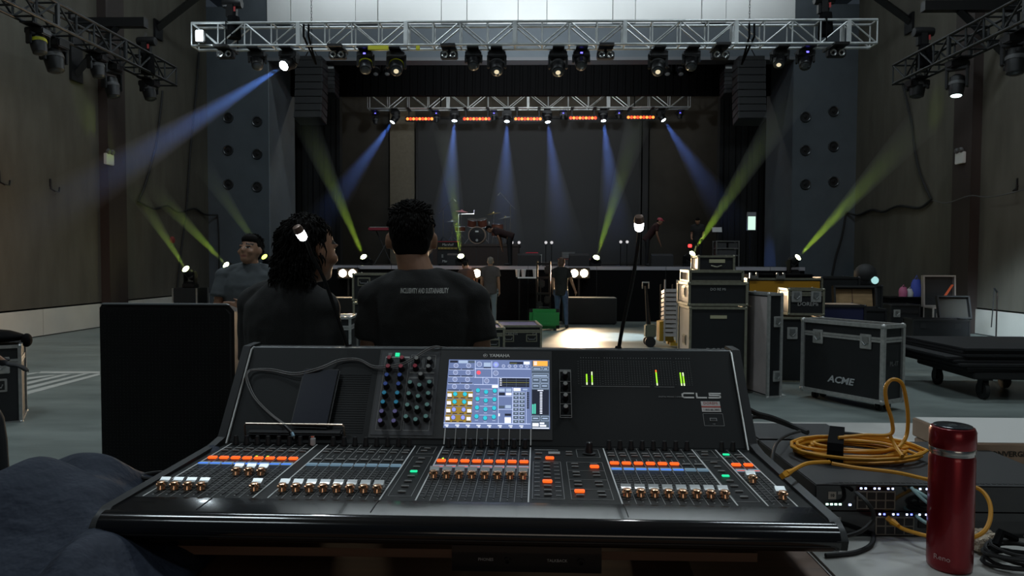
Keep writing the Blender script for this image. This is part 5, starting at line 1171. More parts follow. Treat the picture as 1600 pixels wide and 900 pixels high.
# the stacked cases left of it
x, w, z, h = box_at(1079, 1166, 8.7, 480); k = fcase('tall black lettered case at the bottom of the stack', (x, 8.7, 0), 0, w, .62, h - .09, .08, None, EDGO, sidem=mat('side_lit', (.5, .48, .46), .3, .6), casters=True, txt=(('DOREMi', w * .52, h * .42, .085, {}), ('PROFESSIONAL AUDIO LIGHTING', w * .52, h * .35, .022, {})), side_handles=((.3, .55),))  # left sides of the stack painted pale for the blinder light on them
MB().bb((w * .36, -.004, h - .14), (w * .66, .0, h - .1)).build('tape', mat('tape_pale', (.5, .47, .3), .7), k)
hA = h
x, w, z, h = box_at(1077, 1167, 8.7, 439, 479); fcase('black case with faint lettering in the middle of the stack', (x, 8.7, hA + .03), 0, w, .62, h - .055, 0, None, EDGO, sidem=mat('side_lit', (.5, .48, .46), .3, .6), txt=(('DO RE Mi', w * .5, h * .6, .045, {}),), side_handles=((.3, .15),))
hB = hA + h
x, w, z, h = box_at(1078, 1160, 8.75, 421, 438); fcase('shallow black case lid lying on the stacked cases', (x, 8.75, hB), 0, w, .5, h - .01, 0, None, EDGO, corners=False); hC = hB + h
x, w, z, h = box_at(1091, 1146, 8.8, 398, 420); t = fcase('small pale-edged gear case on top of the stack', (x, 8.8, hC), 0, w, .35, h, 0, None, EDGO, sidem=mat('side_lit', (.5, .48, .46), .3, .6), et=.025)
MB().bb((w * .3, -.004, h * .55), (w * .75, .002, h * .8)).build('tape', mat('tape_pale', (.5, .47, .3), .7), t); MB().tube([(w * .35, -.01, h * .35), (w * .5, -.03, h * .25), (w * .65, -.01, h * .35)], .01, 6).build('handle', EDGO, t)
# second metal-edged case beside the stack (glimpsed)
x, w, z, h = box_at(1160, 1176, 9.3, 497); fcase('slim black case with perforated slots between the stack and the metal case', (x, 9.3, 0), 0, .2, .5, h, 0, None, EDGB, handles=((.1, .5),))
# amber case and the dark ones behind
x, w, z, h = box_at(1168, 1284, 11.4, 434); fcase('wide case with an amber front behind the stacks', (x, 11.4, 0), 0, w, .6, h - .02, 0, None, EDGO, frontm=CYEL, corners=False)
q = at(1226, 431, 11.6); tag(MB().bb((x + .02, 11.45, h - .002), (x + w - .1, 11.95, h + .055), .02).build('folded_drape', CURT), 'black folded cloth lying on the amber case', 'cloth')
for px in (1177, 1219):
    q = at(px, 431, 11.38); t = thing('steel_clamp', 'pale steel clamp on the rim of the amber case%s' % (', at its left end' if px < 1200 else ', near its middle'), 'clamp', (q.x, 11.36, h - .02)); o = MB()
    o.box((0, 0, .03), (.14, .03, .05)); o.box((-.05, 0, .075), (.03, .03, .05)); o.box((.05, 0, .075), (.03, .03, .05)); o.build('jaw', SILV, t)
x, w, z, h = box_at(1284, 1342, 12.2, 434); fcase('tall dark case standing right of the amber case', (x, 12.2, 0), 0, w, .6, h, 0, None, EDGB)
x, w, z, h = box_at(1342, 1392, 12.6, 436); 
# case with plywood-lined open lid
def open_case(label, pxl, pxr, Y, ybase, ytop, d, yaw, lining, edge, lidang=12, body=None, strap=None, lx=(0, 1)):
    x, w, z, h = box_at(pxl, pxr, Y, ybase); hl = at(pxl, ytop, Y + d).z - h
    t = thing('open_flight_case', label, 'case', (x, Y, 0), yaw)
    MB().bb((0, 0, .02), (w, .03, h)).build('front_wall', body or CB, t); MB().bb((0, d - .03, .02), (w, d, h)).build('back_wall', body or CB, t); MB().bb((0, .03, .02), (.03, d - .03, h)).build('side_wall', body or CB, t); MB().bb((w - .03, .03, .02), (w, d - .03, h)).build('side_wall', body or CB, t); MB().bb((0, 0, 0), (w, d, .03)).build('bottom', body or CB, t)
    for xx in (0, w):
        for y in (0, d): MB().box((xx, y, h / 2), (.03, .03, h)).build('edge_profile', edge, t)
    for y in (0, d): MB().box((w / 2, y, h), (w, .035, .035)).build('edge_profile', edge, t)
    for xx in (0, w): MB().box((xx, d / 2, h), (.035, d, .035)).build('edge_profile', edge, t)
    rot = Matrix.Rotation(-R(lidang), 3, 'X'); w0, w = w, w * (lx[1] - lx[0]); c = Vector((w0 * (lx[0] + lx[1]) / 2, d, h)); lid = MB(); 
    lid.box(c + rot @ Vector((0, .1, hl / 2)), (w, .02, hl), rot); lo_ = lid.build('lid', body or CB, t)
    MB().box(c + rot @ Vector((0, .085, hl / 2)), (w - .05, .012, hl - .05), rot).build('lining', lining, lo_)
    if lining is PLYW: MB().box(c + rot @ Vector((-.02, .077, hl / 2)), (.012, .006, hl - .06), rot).build('lining_joint', WOOD, lo_)
    for sx in (-1, 1): MB().box(c + rot @ Vector((sx * w / 2, .05, hl / 2)), (.03, .11, hl), rot).build('lid_edge', edge, lo_)
    for zz in (0.02, hl): MB().box(c + rot @ Vector((0, .05, zz)), (w + .03, .11, .03), rot).build('lid_edge', edge, lo_)
    if strap: MB().tube([c + rot @ Vector((w * .44, .03, hl * .72)), Vector((w * .25, d * .3, h + .04)), Vector((w * .05, 0, h - .02))], [.03, .03, .03], 4, ry=[.006] * 3).build('strap', mat('strap_orange', (.62, .1, .03), .6), t)
    for xx in (.18, .8): MB().box((w0 * xx, -.006, h * .75), (.11, .012, .1), None, .005).build('latch', edge, t)
    return t
open_case('open case with a plywood-lined lid behind the silver-edged case', 1318, 1382, 10.6, 484, 447, .35, R(-6), PLYW, EDGB)
x, w, z, h = box_at(1287, 1350, 9.9, 478); t = fcase('low dark blue case in front of the plywood-lined lid', (x, 9.9, 0), R(-5), w, .5, h, 0, None, EDGB, CBLUE); MB().bb((.05, .05, h), (w - .05, .4, h + .02)).build('cardboard_sheet', KRAFT, t)
open_case('open black case with an orange strap across its lid', 1459, 1507, 15.55, 481, 431, .4, R(-4), CB, mat('edge_bright', (.5, .45, .42), .35, .6), 4, None, True)
x, w, z, h = box_at(1393, 1436, 15.2, 477); fcase('closed black case left of the strapped open case', (x, 15.2, 0), R(-4), w, .6, h, 0, h * .8, EDGB, latches=(.12,))
open_case('open black case with its lid tilted back beside the flat cart', 1428, 1510, 14.3, 500, 461, .5, R(-8), mat('lid_foam', (.05, .047, .04), .9), EDGB, 18, lx=(.68, 1.25))
# black table with bags behind
q = at(1420, 463, 16.9); t = thing('side_table', 'black cloth-covered table by the right wall', 'table', (q.x, 16.9, 0)); MB().bb((-.55, -.25, .0), (.35, .25, q.z - .03)).build('cloth_skirt', CURT, t); MB().bb((-.57, -.27, q.z - .03), (.37, .27, q.z)).build('tabletop', MBLK, t)
zt_ = q.z
for px, w_, h_, col, lab, nm in ((1411, .16, .22, (.5, .13, .25), 'pink pouch standing on the black table', 'pouch'), (1421, .14, .18, (.5, .5, .5), 'white plastic bag on the black table between pouch and blue bag', 'plastic_bag'), (1431, .2, .4, (.06, .09, .45), 'blue shopping bag on the black table', 'shopping_bag')):
    q = at(px, 460, 16.8); o = MB(); o.rings([(0, 0, 0, w_ * .55, .09), (0, 0, h_ * .5, w_ * .6, .1), (0, .01, h_ * .8, w_ * .5, .07), (.01, 0, h_, w_ * .42, .04)], 14); 
    t = thing(nm, lab, 'bag', (q.x, 16.8, zt_)); o.build('sack', mat(nm, col, .6), t, True); MB().tube([(-w_ * .25, 0, h_ * .95), (0, -.02, h_ * 1.25), (w_ * .25, 0, h_ * .95)], .008, 6).build('handle', mat(nm, col, .6), t, True)
q = at(1352, 430, 13.2); t = thing('dark_lamp_head', 'dark round lamp head on the tall case behind the plywood lid', 'stage lamp', (q.x, 13.2, at(1352, 446, 13.2).z)); MB().ell((0, 0, .2), (.2, .18, .2)).build('head', RUB, t, True); MB().bb((-.18, -.14, 0), (.18, .14, .1), .02).build('base', MBLK, t); MB().lathe([(.07, 0), (.05, .02)], (.1, -.16, .1), (0, -1, .1), 12).build('lens', glow('lens_teal', (.5, .9, .9), .8), t)
x, w, z, h = box_at(1330, 1378, 13.0, 446); fcase('dark case under the round lamp head', (x, 13.0, 0), 0, w, .6, h - .01, 0, None, EDGB)
# flat cart with stacked black panels
cx0, cy0 = 5.25, 8.35
t = thing('flat_cart', 'black wheeled platform cart', 'cart', (cx0, cy0, 0), R(-3)); MB().bb((-.05, 0, .25), (2.6, 1.35, .33), .01).build('deck', mat('deck_black', (.012, .012, .012), .7), t)
for xx, yy in ((.12, .12), (.12, 1.15), (.85, .95), (2.4, .12), (2.4, 1.15)):
    f = MB(); f.box((xx, yy, .24), (.14, .14, .02)); f.box((xx - .035, yy, .16), (.01, .09, .16)); f.box((xx + .035, yy, .16), (.01, .09, .16)); o = f.build('caster', MBLK, t); MB().lathe([(.06, -.025), (.11, -.022), (.11, .022), (.06, .025)], (xx, yy, .11), (1, 0, 0), 18).build('wheel', RUB, o, True)
for i in range(8):
    dx = -.1 - .05 * i * (i < 5) + rnd.uniform(-.03, .03); dy = rnd.uniform(-.04, .06) + .02 * i
    tag(MB().bb((cx0 + dx, cy0 + dy - .02, .332 + i * .034), (cx0 + 2.6 + rnd.uniform(-.05, .1), cy0 + 1.4 + dy, .332 + i * .034 + .032), .006).build('folding_platform', mat('panel_black', (.011, .011, .012), .65)), ('lowest', 'second lowest', 'third lowest', 'fourth', 'fifth', 'third highest', 'second highest', 'topmost')[i] + ' flat black panel in the pile on the wheeled cart', 'panel', 'panels piled on the flat cart')
# microphone stand
q = at(1560, 531, 14.7); t = thing('microphone_stand', 'black microphone stand with a round base beside the white kick panel', 'stand', (q.x - .05, 14.7, 0)); MB().lathe([(.2, 0), (.2, .02), (.03, .045), (.02, .1)], (0, 0, 0)).build('base', MBLK, t, True); MB().cyl((0, 0, .05), (0, 0, 1.02), .014, n=8).build('pole', MBLK, t); MB().tube([(0, 0, 1.02), (-.07, 0, 1.1)], .02, 8).build('clip', MBLK, t); MB().tube([(-.06, 0, 1.08), (-.1, 0, .3)], .012, 6).build('hanging_lead', RUB, t)
# slatted rack and pallet truck
x, w, z, h = box_at(1039, 1058, 13.25, 437); h -= .105; t = thing('tray_rack', 'tall narrow rack of slatted trays standing on the pallet truck', 'rack', (x, 13.25, .105))
LITW = mat('tray_pale', (.46, .42, .4), .45, .3)
for xx in (0, w): MB().tube([(xx, 0, 0), (xx, 0, h)], .016, 8).build('upright', LITW, t); MB().tube([(xx, .4, 0), (xx, .4, h - .1)], .016, 8).build('upright', MBLK, t)
for i in range(11): MB().box((w / 2, .2, .12 + i * (h - .35) / 10), (w, .42, .06), Matrix.Rotation(R(-8), 3, 'X')).build('tray', LITW if i % 1 == 0 else MBLK, t)
q = onz(1030, 543, 0); t = thing('pallet_truck', 'yellow pallet truck with a black handle under the tray rack', 'pallet truck', (q.x, q.y, 0)); YP = mat('truck_yellow', (.5, .3, .03), .45)
MB().prism([(.0, .12), (.28, .12), (.22, .45), (.08, .5), (0, .48)], .0, .3).build('body', YP, t); MB().box((-.15, .15, .3), (.2, .2, .25), None, .02).build('pump', mat('pump_grey', (.16, .17, .12), .5, .3), t)
for yy in (.05, .25): MB().lathe([(.06, -.03), (.1, -.028), (.1, .028), (.06, .03)], (-.16, yy, .1), (0, 1, 0), 16).build('wheel', RUB, t, True)
MB().tube([(-.17, .15, .3), (-.24, .15, 1.15)], [.05, .02], 8).build('handle', MBLK, t); MB().tube([(-.3, .15, 1.1), (-.3, .15, 1.22), (-.18, .15, 1.22), (-.18, .15, 1.1)], .014, 6).build('grip', SILV, t)
for yy in (.02, .28): MB().bb((.2, yy - .07, .04), (1.2, yy + .07, .1)).build('fork', YP, t)
# violet-topped cases in the middle
for i, (pl, pr, Y, yt, d, yw, lab) in enumerate(((780, 846, 12.0, 510, .9, R(5), 'right-hand flight case with a violet top before the green suitcase'), (716, 788, 10.9, 514, .75, R(8), 'flight case with a violet top half hidden by the person in a printed t-shirt'))):
    x, w, z, h = box_at(pl, pr, Y, yt); fcase(lab.replace('right-hand ', ''), (x, Y, 0), yw, w, d, h, 0, h * .83, EDGO, topm=CPUR, handles=((.16, h * .6), (w - .16, h * .6)), txt=(('CABLING', w * .3, h * .74, .05, {}), ('C-8', w * .85, h * .74, .05, {})), et=.035)
# green suitcase
q = onz(851, 517, 0); t = thing('suitcase', 'bright green hard-shell suitcase lying on its side on the floor', 'suitcase', (q.x, q.y, 0), R(3)); GS = mat('suitcase_green', (.02, .23, .05), .4)
MB().box((0, .14, .27), (.7, .26, .46), None, .08).build('shell', GS, t, True); MB().box((0, .14, .27), (.712, .012, .47), None, .005).build('zip', MBLK, t); MB().tube([(-.12, .14, .5), (-.1, .14, .54), (.1, .14, .54), (.12, .14, .5)], .012, 6).build('handle', MBLK, t)
for xx in (-.25, .25): MB().bb((xx - .03, .04, 0), (xx + .03, .24, .05)).build('foot', RUB, t)
for zz in (.15, .22, .3, .37): MB().bb((-.25, .006, zz), (.25, .014, zz + .012)).build('rib', GS, t)
# black equipment trolley
q = at(849, 480, 17.9); t = thing('lamp_trolley', 'tall black trolley frame beside the person in jeans', 'trolley', (q.x, 17.9, 0))
for xx in (-.16, .16): MB().cyl((xx, 0, .08), (xx, 0, 1.62), .025, n=8).build('post', MBLK, t)
for zz in (.3, .8, 1.2, 1.55): MB().box((0, 0, zz), (.36, .05, .05)).build('rung', MBLK, t)
for xx, zz in ((-.1, .5), (.1, .65), (-.05, 1.05), (.1, 1.4)): MB().box((xx, -.04, zz), (.16, .12, .2), None, .03).build('cable_hank', RUB, t)
MB().bb((-.22, -.25, .06), (.22, .25, .1)).build('deck', MBLK, t)
for xx in (-.18, .18):
    for yy in (-.2, .2): MB().lathe([(.03, -.015), (.04, 0), (.03, .015)], (xx, yy, .04), (1, 0, 0), 10).build('wheel', RUB, t)
# rack cases seen between the two people
x, w, z, h = box_at(553, 660, 10.4, 474); fcase('lower silver-edged rack case seen between the two people', (x, 10.4, 0), 0, w, .6, h, 0, h * .82, EDGO, handles=((.2, h * .45),), latches=(.16,))
hh = h; x, w, z, h = box_at(552, 650, 10.45, 427, 473); fcase('upper rack case with a handle dish on the silver-edged case', (x, 10.45, hh + .045), 0, w, .55, h - .055, 0, None, EDGO, handles=((.16, h * .62),))
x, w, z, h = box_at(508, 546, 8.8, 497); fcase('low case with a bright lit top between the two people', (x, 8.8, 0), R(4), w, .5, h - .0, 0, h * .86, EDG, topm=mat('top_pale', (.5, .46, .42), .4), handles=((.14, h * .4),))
# subs in front of the stage
for pl, pr, lab in ((880, 964, 'right of the person in jeans'), (498, 552, 'seen between the two people'), (640, 735, 'behind the person in a printed t-shirt')):
    x, w, z, h = box_at(pl, pr, 18.2, 466); t = thing('subwoofer', 'black subwoofer cabinet at the foot of the stage ' + lab, 'loudspeaker', (x, 18.2, 0)); MB().bb((0, 0, .02), (w, .55, h), .015).build('cabinet', mat('sub_black', (.02, .02, .021), .6), t)
    MB().bb((.03, -.01, .05), (w - .03, 0.001, h - .03)).build('grille', mat('grille_black', (.012, .012, .013), .55, .3), t); MB().bb((0.01, 0, h), (w - .01, .54, h + .012)).build('lit_top', mat('sub_top_lit', (.4, .38, .36), .5), t)  # top coloured pale to stand for the blinder light falling on it
    for xx in (.06, w - .06): MB().bb((xx - .03, .05, 0), (xx + .03, .5, .02)).build('foot', RUB, t)
# tall loudspeaker left of the console
a = at(151, 475, 3.0); b = at(363, 478, 3.0); w = b.x - a.x; h = a.z
t = thing('loudspeaker', 'tall black loudspeaker cabinet with a mesh grille left of the console', 'loudspeaker', (a.x, 3.0, 0)); SPB = mat('speaker_black', (.014, .014, .015), .5)
o = MB(); pf = [(0, .0), (w, .0), (w, h - .03), (w - .025, h), (.012, h), (0, h - .018)]; o.add([(x, .02, z) for x, z in pf] + [(x * .9 + w * .05, .5, z * .93) for x, z in pf], [tuple(range(6)), tuple(range(11, 5, -1))] + [(i, (i + 1) % 6, 6 + (i + 1) % 6, 6 + i) for i in range(6)]); o.build('cabinet', SPB, t)
MB().prism([(.012, .03), (w - .012, .03), (w - .012, h - .04), (w - .035, h - .014), (.022, h - .014), (.012, h - .03)], 0, .02).build('grille', mat('grille_mesh', (.008, .008, .009), .5, .3, bump=.9, bscale=260), t)
g = MB()
for i in range(34):
    for j in range(52): g.box((.035 + i * (w - .07) / 33, -.0008, h - .05 - j * .0135), (.004, .0016, .004))
tag(g.build('grille_dots', mat('grille_dot', (.02, .02, .022), .5), t), kind='stuff')
MB().prism([(.01, h - .002), (w - .02, h - .002), (w - .03, h + .004), (.02, h + .004)], .005, .022).build('top_edge', mat('speaker_edge_highlight', (.3, .32, .33), .4), t)  # pale strip paints the highlight along the cabinet's top edge
# flight case with a black bag at the left edge
a = onz(33, 659, 0); hh = at(33, 541, a.y).z
fcase('flight case with dark edges under a black bag near the left wall', (a.x - .75 * math.cos(R(32)), a.y - .75 * math.sin(R(32)), 0), R(32), .75, .6, hh, 0, hh * .8, SILV, latches=(.6,), handles=((.55, hh * .5),))
o = MB(); o.rings([(-.1, 0, 0, .42, .26), (-.1, 0, .05, .46, .3), (-.15, 0, .1, .38, .24), (-.2, 0, .13, .2, .12)], 20); b_ = fuse('bag_body', o, CURT, .02, thing('duffel_bag', 'soft black bag lying on the flight case near the left wall', 'bag', (a.x - .45, a.y + .12, hh + .03)), None, 4); b_.parent.rotation_euler[2] = R(32)
MB().ell((.36, -.05, .0), (.05, .1, .07)).build('strap_pad', CURT, b_.parent, True)
# red extinguisher by the left wall behind the man
q = onz(337, 477, 0); q = at(337, 470, 16.6); t = thing('fire_extinguisher', 'red fire extinguisher standing behind the person with crossed arms', 'extinguisher', (q.x, 16.6, 0)); MB().lathe([(.09, .0), (.095, .02), (.095, .5), (.06, .58), (.03, .62)], n=16).build('cylinder', mat('ext_red', (.3, .02, .03), .35), t, True); MB().bb((-.03, -.05, .62), (.03, .05, .68)).build('valve', MBLK, t); MB().tube([(0, 0, .65), (.13, 0, .5), (.12, 0, .2)], .014, 6).build('hose', RUB, t)
q = at(341, 445, 17.0); t = thing('white_box', 'small white wall box above the extinguisher', 'box', (q.x, 17.0, 0)); MB().bb((-.1, 0, .7), (.1, .12, 1.15), .01).build('box', WHITE, t); MB().bb((-.03, .03, 0), (.03, .09, .7)).build('post', WHITE, t)
# ================================================================== ON THE STAGE
# drum riser and kit
RZ = at(745, 381, 24).z; a = at(700, 390, 24); b = at(800, 390, 24); kx = at(745, 381, 24.3).x
t = thing('drum_riser', 'dark brown drum riser at the back of the stage', 'riser', (kx, 25.2, SZ)); hw = (b.x - a.x) / 2 + .4
MB().bb((-hw, -1.2, RZ - SZ - .08), (hw, 1.2, RZ - SZ)).build('deck', mat('riser_top', (.05, .035, .03), .6), t)
for i in range(4): MB().bb((-hw + i * hw / 2 + .01, -1.18, 0), (-hw + (i + 1) * hw / 2 - .01, -1.14, RZ - SZ - .08)).build('skirt_panel', mat('riser_skirt', (.045, .03, .026), .8), t)
MB().bb((-hw, -1.14, 0), (hw, 1.19, .04)).build('bottom_frame', MBLK, t)
RD = mat('drum_shell', (.12, .04, .025), .3, coat=.4); HEADW = mat('drum_head', (.5, .5, .48), .5); CYM = mat('cymbal', (.5, .4, .18), .25, .9); STEEL = mat('stand_steel', (.5, .5, .52), .2, .9)
t = thing('drum_kit', 'drum kit with a black-faced bass drum on the riser', 'drum kit', (kx, 24.35, RZ + .012))
bd_ = MB().lathe([(.28, 0), (.28, .42)], (0, 0, .29), (0, 1, 0), 28).build('bass_drum', RD, t, True); MB().lathe([(.265, -.005), (.26, -.012)], (0, 0, .29), (0, 1, 0), 28).build('front_head', mat('head_black', (.01, .01, .012), .25), bd_)
for y in (-.01, .42): MB().tube([(.285 * math.cos(i * PI / 14), y, .29 + .285 * math.sin(i * PI / 14)) for i in range(28)], .016, 6, closed=True).build('hoop', mat('hoop', (.28, .2, .15), .4), bd_, True)
MB().box((0, -.014, .42), (.11, .003, .05), None, .001).build('maker_badge', LINE, bd_); MB().lathe([(.045, -.014), (.04, -.016)], (0, 0, .12), (0, 1, 0), 16).build('port', LINE2, bd_)
for x, y, z, r_, d_, ax in ((-.2, .15, .6, .15, .24, (.15, -.35, 1)), (.2, .15, .6, .16, .25, (-.15, -.35, 1)), (-.62, .5, .45, .18, .16, (0, -.1, 1)), (.68, .55, .28, .21, .42, (0, -.1, 1))):
    A = Vector(ax).normalized(); o = MB().lathe([(r_, 0), (r_, d_)], (x, y, z), A, 20).build('tom', RD, t, True); MB().lathe([(r_ - .005, d_), (r_ - .01, d_ + .004)], (x, y, z), A, 20).build('drum_head', HEADW, o)
    for zz in (0, d_): MB().lathe([(r_ + .002, zz - .012), (r_ + .012, zz), (r_ + .002, zz + .012)], (x, y, z), A, 20).build('rim', STEEL, o, True)
for x, y, z, r_, tl in ((-.55, .3, 1.12, .22, .1), (-.9, .4, .78, .19, 0), (.55, .35, 1.05, .25, -.15), (.95, .5, .92, .24, -.2)):
    s_ = MB().tube([(x, y + .05, 0.02), (x, y + .05, z * .6), (x, y, z)], .014, 8).build('cymbal_stand', STEEL, t, True)
    for k in range(3): MB().tube([(x, y + .05, .3), (x + .28 * math.cos(k * 2.1 + .4), y + .05 + .28 * math.sin(k * 2.1 + .4), .01)], .01, 6).build('stand_leg', STEEL, s_)
    MB().lathe([(r_, -.005), (r_ * .5, .02), (.05, .035), (.035, .06), (.005, .065)], (x, y, z), (tl, -.12, 1), 24).build('cymbal', CYM if x != -.55 else mat('cymbal_pink', (.6, .25, .3), .35, .4), t, True)
for x in (-.33, .33): MB().tube([(x * .8, .05, .2), (x * 1.25, -.12, .0)], .012, 6).build('spur', STEEL, t)
MB().tube([(-.62, -.1, .0), (-.62, -.1, 1.0), (-.1, 0, 1.02), (-.1, 0, 1.15)], .013, 6).build('rack_bar', STEEL, t, True); MB().tube([(.4, -.1, 0), (.42, -.1, .75)], .016, 6).build('rack_bar', STEEL, t, True)
MB().lathe([(.17, .0), (.17, .05)], (0, 1.0, .45), (0, 0, 1), 18).build('stool_seat', BLK, t, True); MB().cyl((0, 1, 0), (0, 1, .45), .025).build('stool_post', STEEL, t)
# microphones on booms around the kit
for x, h, bx, lab in ((-1.15, 1.55, .35, 'left of the drum kit'), (1.15, 1.75, -.35, 'right of the drum kit')):
    t = thing('boom_stand', 'thin boom microphone stand ' + lab, 'stand', (kx + x, 24.3, RZ))
    for k in range(3): MB().tube([(0, 0, .25), (.3 * math.cos(k * 2.1), .3 * math.sin(k * 2.1), .01)], .01, 6).build('leg', MBLK, t)
    MB().cyl((0, 0, .2), (0, 0, h * .75), .012, n=8).build('pole', STEEL, t); MB().tube([(-bx * .4, 0, h * .68), (bx, 0, h)], .01, 6).build('boom', STEEL, t); MB().tube([(bx, 0, h), (bx * 1.25, 0, h - .1)], [.02, .026], 8).build('microphone', STEEL, t)
# guitar amplifier
a = at(683, 400, 21.2); b = at(716, 400, 21.2); w = b.x - a.x; zc = at(700, 391, 21.2).z; zt_ = at(700, 377, 21.2).z
t = thing('speaker_cabinet', 'black guitar cabinet with script lettering under the amplifier head', 'amplifier', (a.x, 21.2, SZ)); MB().bb((0, 0, .02), (w, .36, zc - SZ), .012).build('box', mat('tolex', (.014, .014, .015), .7), t); MB().bb((.03, -.008, .05), (w - .03, .001, zc - SZ - .03)).build('grille_cloth', mat('grille_cloth', (.03, .03, .032), .9), t); text('Marshall', .1, WHITE, t, frame((w / 2, -.012, (zc - SZ) * .28), (1, 0, 0), (0, 0, 1)), ex=.003, shear=.2)
MB().box((.16, -.012, (zc - SZ) * .62), (.05, .01, .1)).build('jack_plate', SILV, t); 
for xx in (.06, w - .06): MB().bb((xx - .03, .05, 0), (xx + .03, .3, .02)).build('foot', RUB, t)
t = thing('amplifier_head', 'guitar amplifier head with a gold panel and red top edge', 'amplifier', (a.x, 21.2, zc)); h = zt_ - zc
MB().bb((0, 0, 0), (w, .28, h - .02), .008).build('box', mat('tolex', (.014, .014, .015), .7), t); MB().bb((.03, -.008, .03), (w - .03, .001, .085)).build('gold_panel', mat('gold_panel', (.5, .38, .12), .4, .4), t); MB().bb((0, -.004, h - .02), (w, .28, h)).build('red_edge', mat('red_edge', (.5, .03, .04), .5), t); text('Marshall', .1, WHITE, t, frame((w / 2, -.008, h * .62), (1, 0, 0), (0, 0, 1)), ex=.003, shear=.2)
for k in range(5): MB().lathe([(.014, 0), (.012, .02)], (.1 + k * .1, -.008, .058), (0, -1, 0), 10).build('knob', BLK, t)
# stage monitors, small table, racks
def wedge(px, py, Y, w, label, m=None):
    q = at(px, py, Y); t = thing('stage_monitor', label, 'loudspeaker', (q.x, Y, SZ)); MB().prism([(-.0, 0), (.5, 0), (.5, .12), (.14, .36), (0, .3)], -w / 2, w / 2, 0).build('cabinet', mat('monitor_black', (.02, .02, .022), .6), t)
    MB().add and MB().quad((-w / 2 + .03, .15, .363), (w / 2 - .03, .15, .363), (w / 2 - .03, .49, .136), (-w / 2 + .03, .49, .136)).build('grille', m or mat('monitor_grille', (.25, .32, .38), .5, .3), t)
wedge(826, 420, 19.8, .62, 'stage monitor wedge with a pale blue grille behind the person in shorts'); wedge(712, 420, 20.5, .5, 'stage monitor wedge in front of the guitar amplifier'); wedge(905, 420, 19.8, .55, 'stage monitor wedge behind the person in jeans'); wedge(1035, 420, 19.9, .6, 'stage monitor wedge near the right stage edge')
# work table in front of stage with cups
q = at(828, 433, 18.7); t = thing('trestle_table', 'small white-topped table with cups before the stage', 'table', (q.x, 18.7, 0)); MB().bb((-.32, -.2, q.z - .03), (.32, .2, q.z)).build('tabletop', WHITE, t)
for x in (-.28, .28):
    for y in (-.16, .16): MB().bb((x - .015, y - .015, 0), (x + .015, y + .015, q.z - .03)).build('leg', MBLK, t)
for px, lab in ((809, 'at the end of the small table before the stage'), (818, 'in the middle of the small table before the stage'), (836, 'beside the trolley on the small table')):
    c = at(px, 430, 18.65); t = thing('paper_cup', 'pale paper cup standing ' + lab, 'cup', (c.x, 18.65, q.z)); MB().lathe([(.045, 0), (.062, .17), (.064, .19)], n=14).build('cup_wall', mat('cup_pale', (.55, .5, .48), .6), t, True); MB().lathe([(.066, .19), (.066, .2), (.055, .206)], n=14).build('lid', WHITE, t, True)
# rack with red cloth on stage
a = at(824, 420, 20.4); b = at(846, 420, 20.4); h = at(835, 399, 20.4).z - SZ; t = fcase('small rack with pale edges under a red cloth on stage', (a.x, 20.4, SZ + .0), 0, b.x - a.x, .4, h, 0.016, None, EDG, et=.02, name='stage_rack', cat='rack')
o = MB(); o.bb((a.x - .04, 20.37, SZ + h + .034), (a.x + .32, 20.8, SZ + h + .09), .02); o.bb((a.x - .08, 20.34, SZ + h - .25), (a.x - .02, 20.7, SZ + h + .07), .015); cl = fuse('red_cloth', o, mat('cloth_red', (.55, .015, .04), .8), .02, None, None, 3); tag(cl, 'red cloth hanging over the edge of the small rack on stage', 'cloth')
# mixer box on stage right of it, keyboard, right rack, sign
q = at(888, 402, 20.6); t = thing('stage_mixer', 'small grey mixer on a table with a red-lit edge on stage', 'mixer', (q.x, 20.6, at(888, 404, 20.6).z)); MB().bb((-.2, 0, 0), (.2, .3, .2), .01).build('box', GREYP, t)
for i in range(3): MB().bb((-.18, -.006, .03 + i * .055), (.18, 0.001, .06 + i * .055)).build('slot', LINE2, t)
zk = at(888, 404, 20.6).z; t = thing('keyboard_table', 'low dark table with a reddish top edge on stage', 'table', (q.x + .3, 20.75, SZ)); MB().bb((-.6, -.2, zk - SZ - .04), (.6, .2, zk - SZ)).build('tabletop', mat('table_reddish', (.18, .05, .045), .5), t)
for x in (-.55, .55): MB().bb((x - .02, -.18, 0), (x + .02, .18, zk - SZ - .04)).build('leg', MBLK, t)
q = at(600, 358, 24); t = thing('keyboard', 'red keyboard on a stand left of the drum riser', 'keyboard', (q.x, 24, SZ)); MB().box((0, 0, q.z - SZ), (1.0, .35, .11), None, .02).build('body', mat('keys_red', (.3, .03, .05), .4), t)
for i in range(14): MB().box((-.42 + i * .065, -.1, q.z - SZ + .058), (.058, .14, .012)).build('key', WHITE, t)
for x in (-.3, .3): MB().tube([(x, -.2, 0), (-x, .15, q.z - SZ - .05)], .018, 6).build('stand_leg', MBLK, t)
a = at(1119, 420, 21.5); b = at(1154, 420, 21.5); h = at(1135, 376, 21.5).z - SZ; t = thing('keyboard_rack', 'metal shelving rack with grey units on the right of the stage', 'rack', (a.x, 21.5, SZ)); w = b.x - a.x
for x in (0, w):
    for y in (0, .4): MB().bb((x - .015, y - .015, 0), (x + .015, y + .015, h)).build('upright', SILV, t)
for z in (h * .45, h * .72, h): MB().bb((0, 0, z - .03), (w, .4, z)).build('shelf', SILV, t)
for z, n in ((h * .72, 2), (h * .45, 1)):
    for k in range(n): MB().bb((.04 + k * w * .5, .04, z), (w * (.46 if n == 2 else .9) + k * w * .5, .36, z + h * .2)).build('unit', GREYP, t)
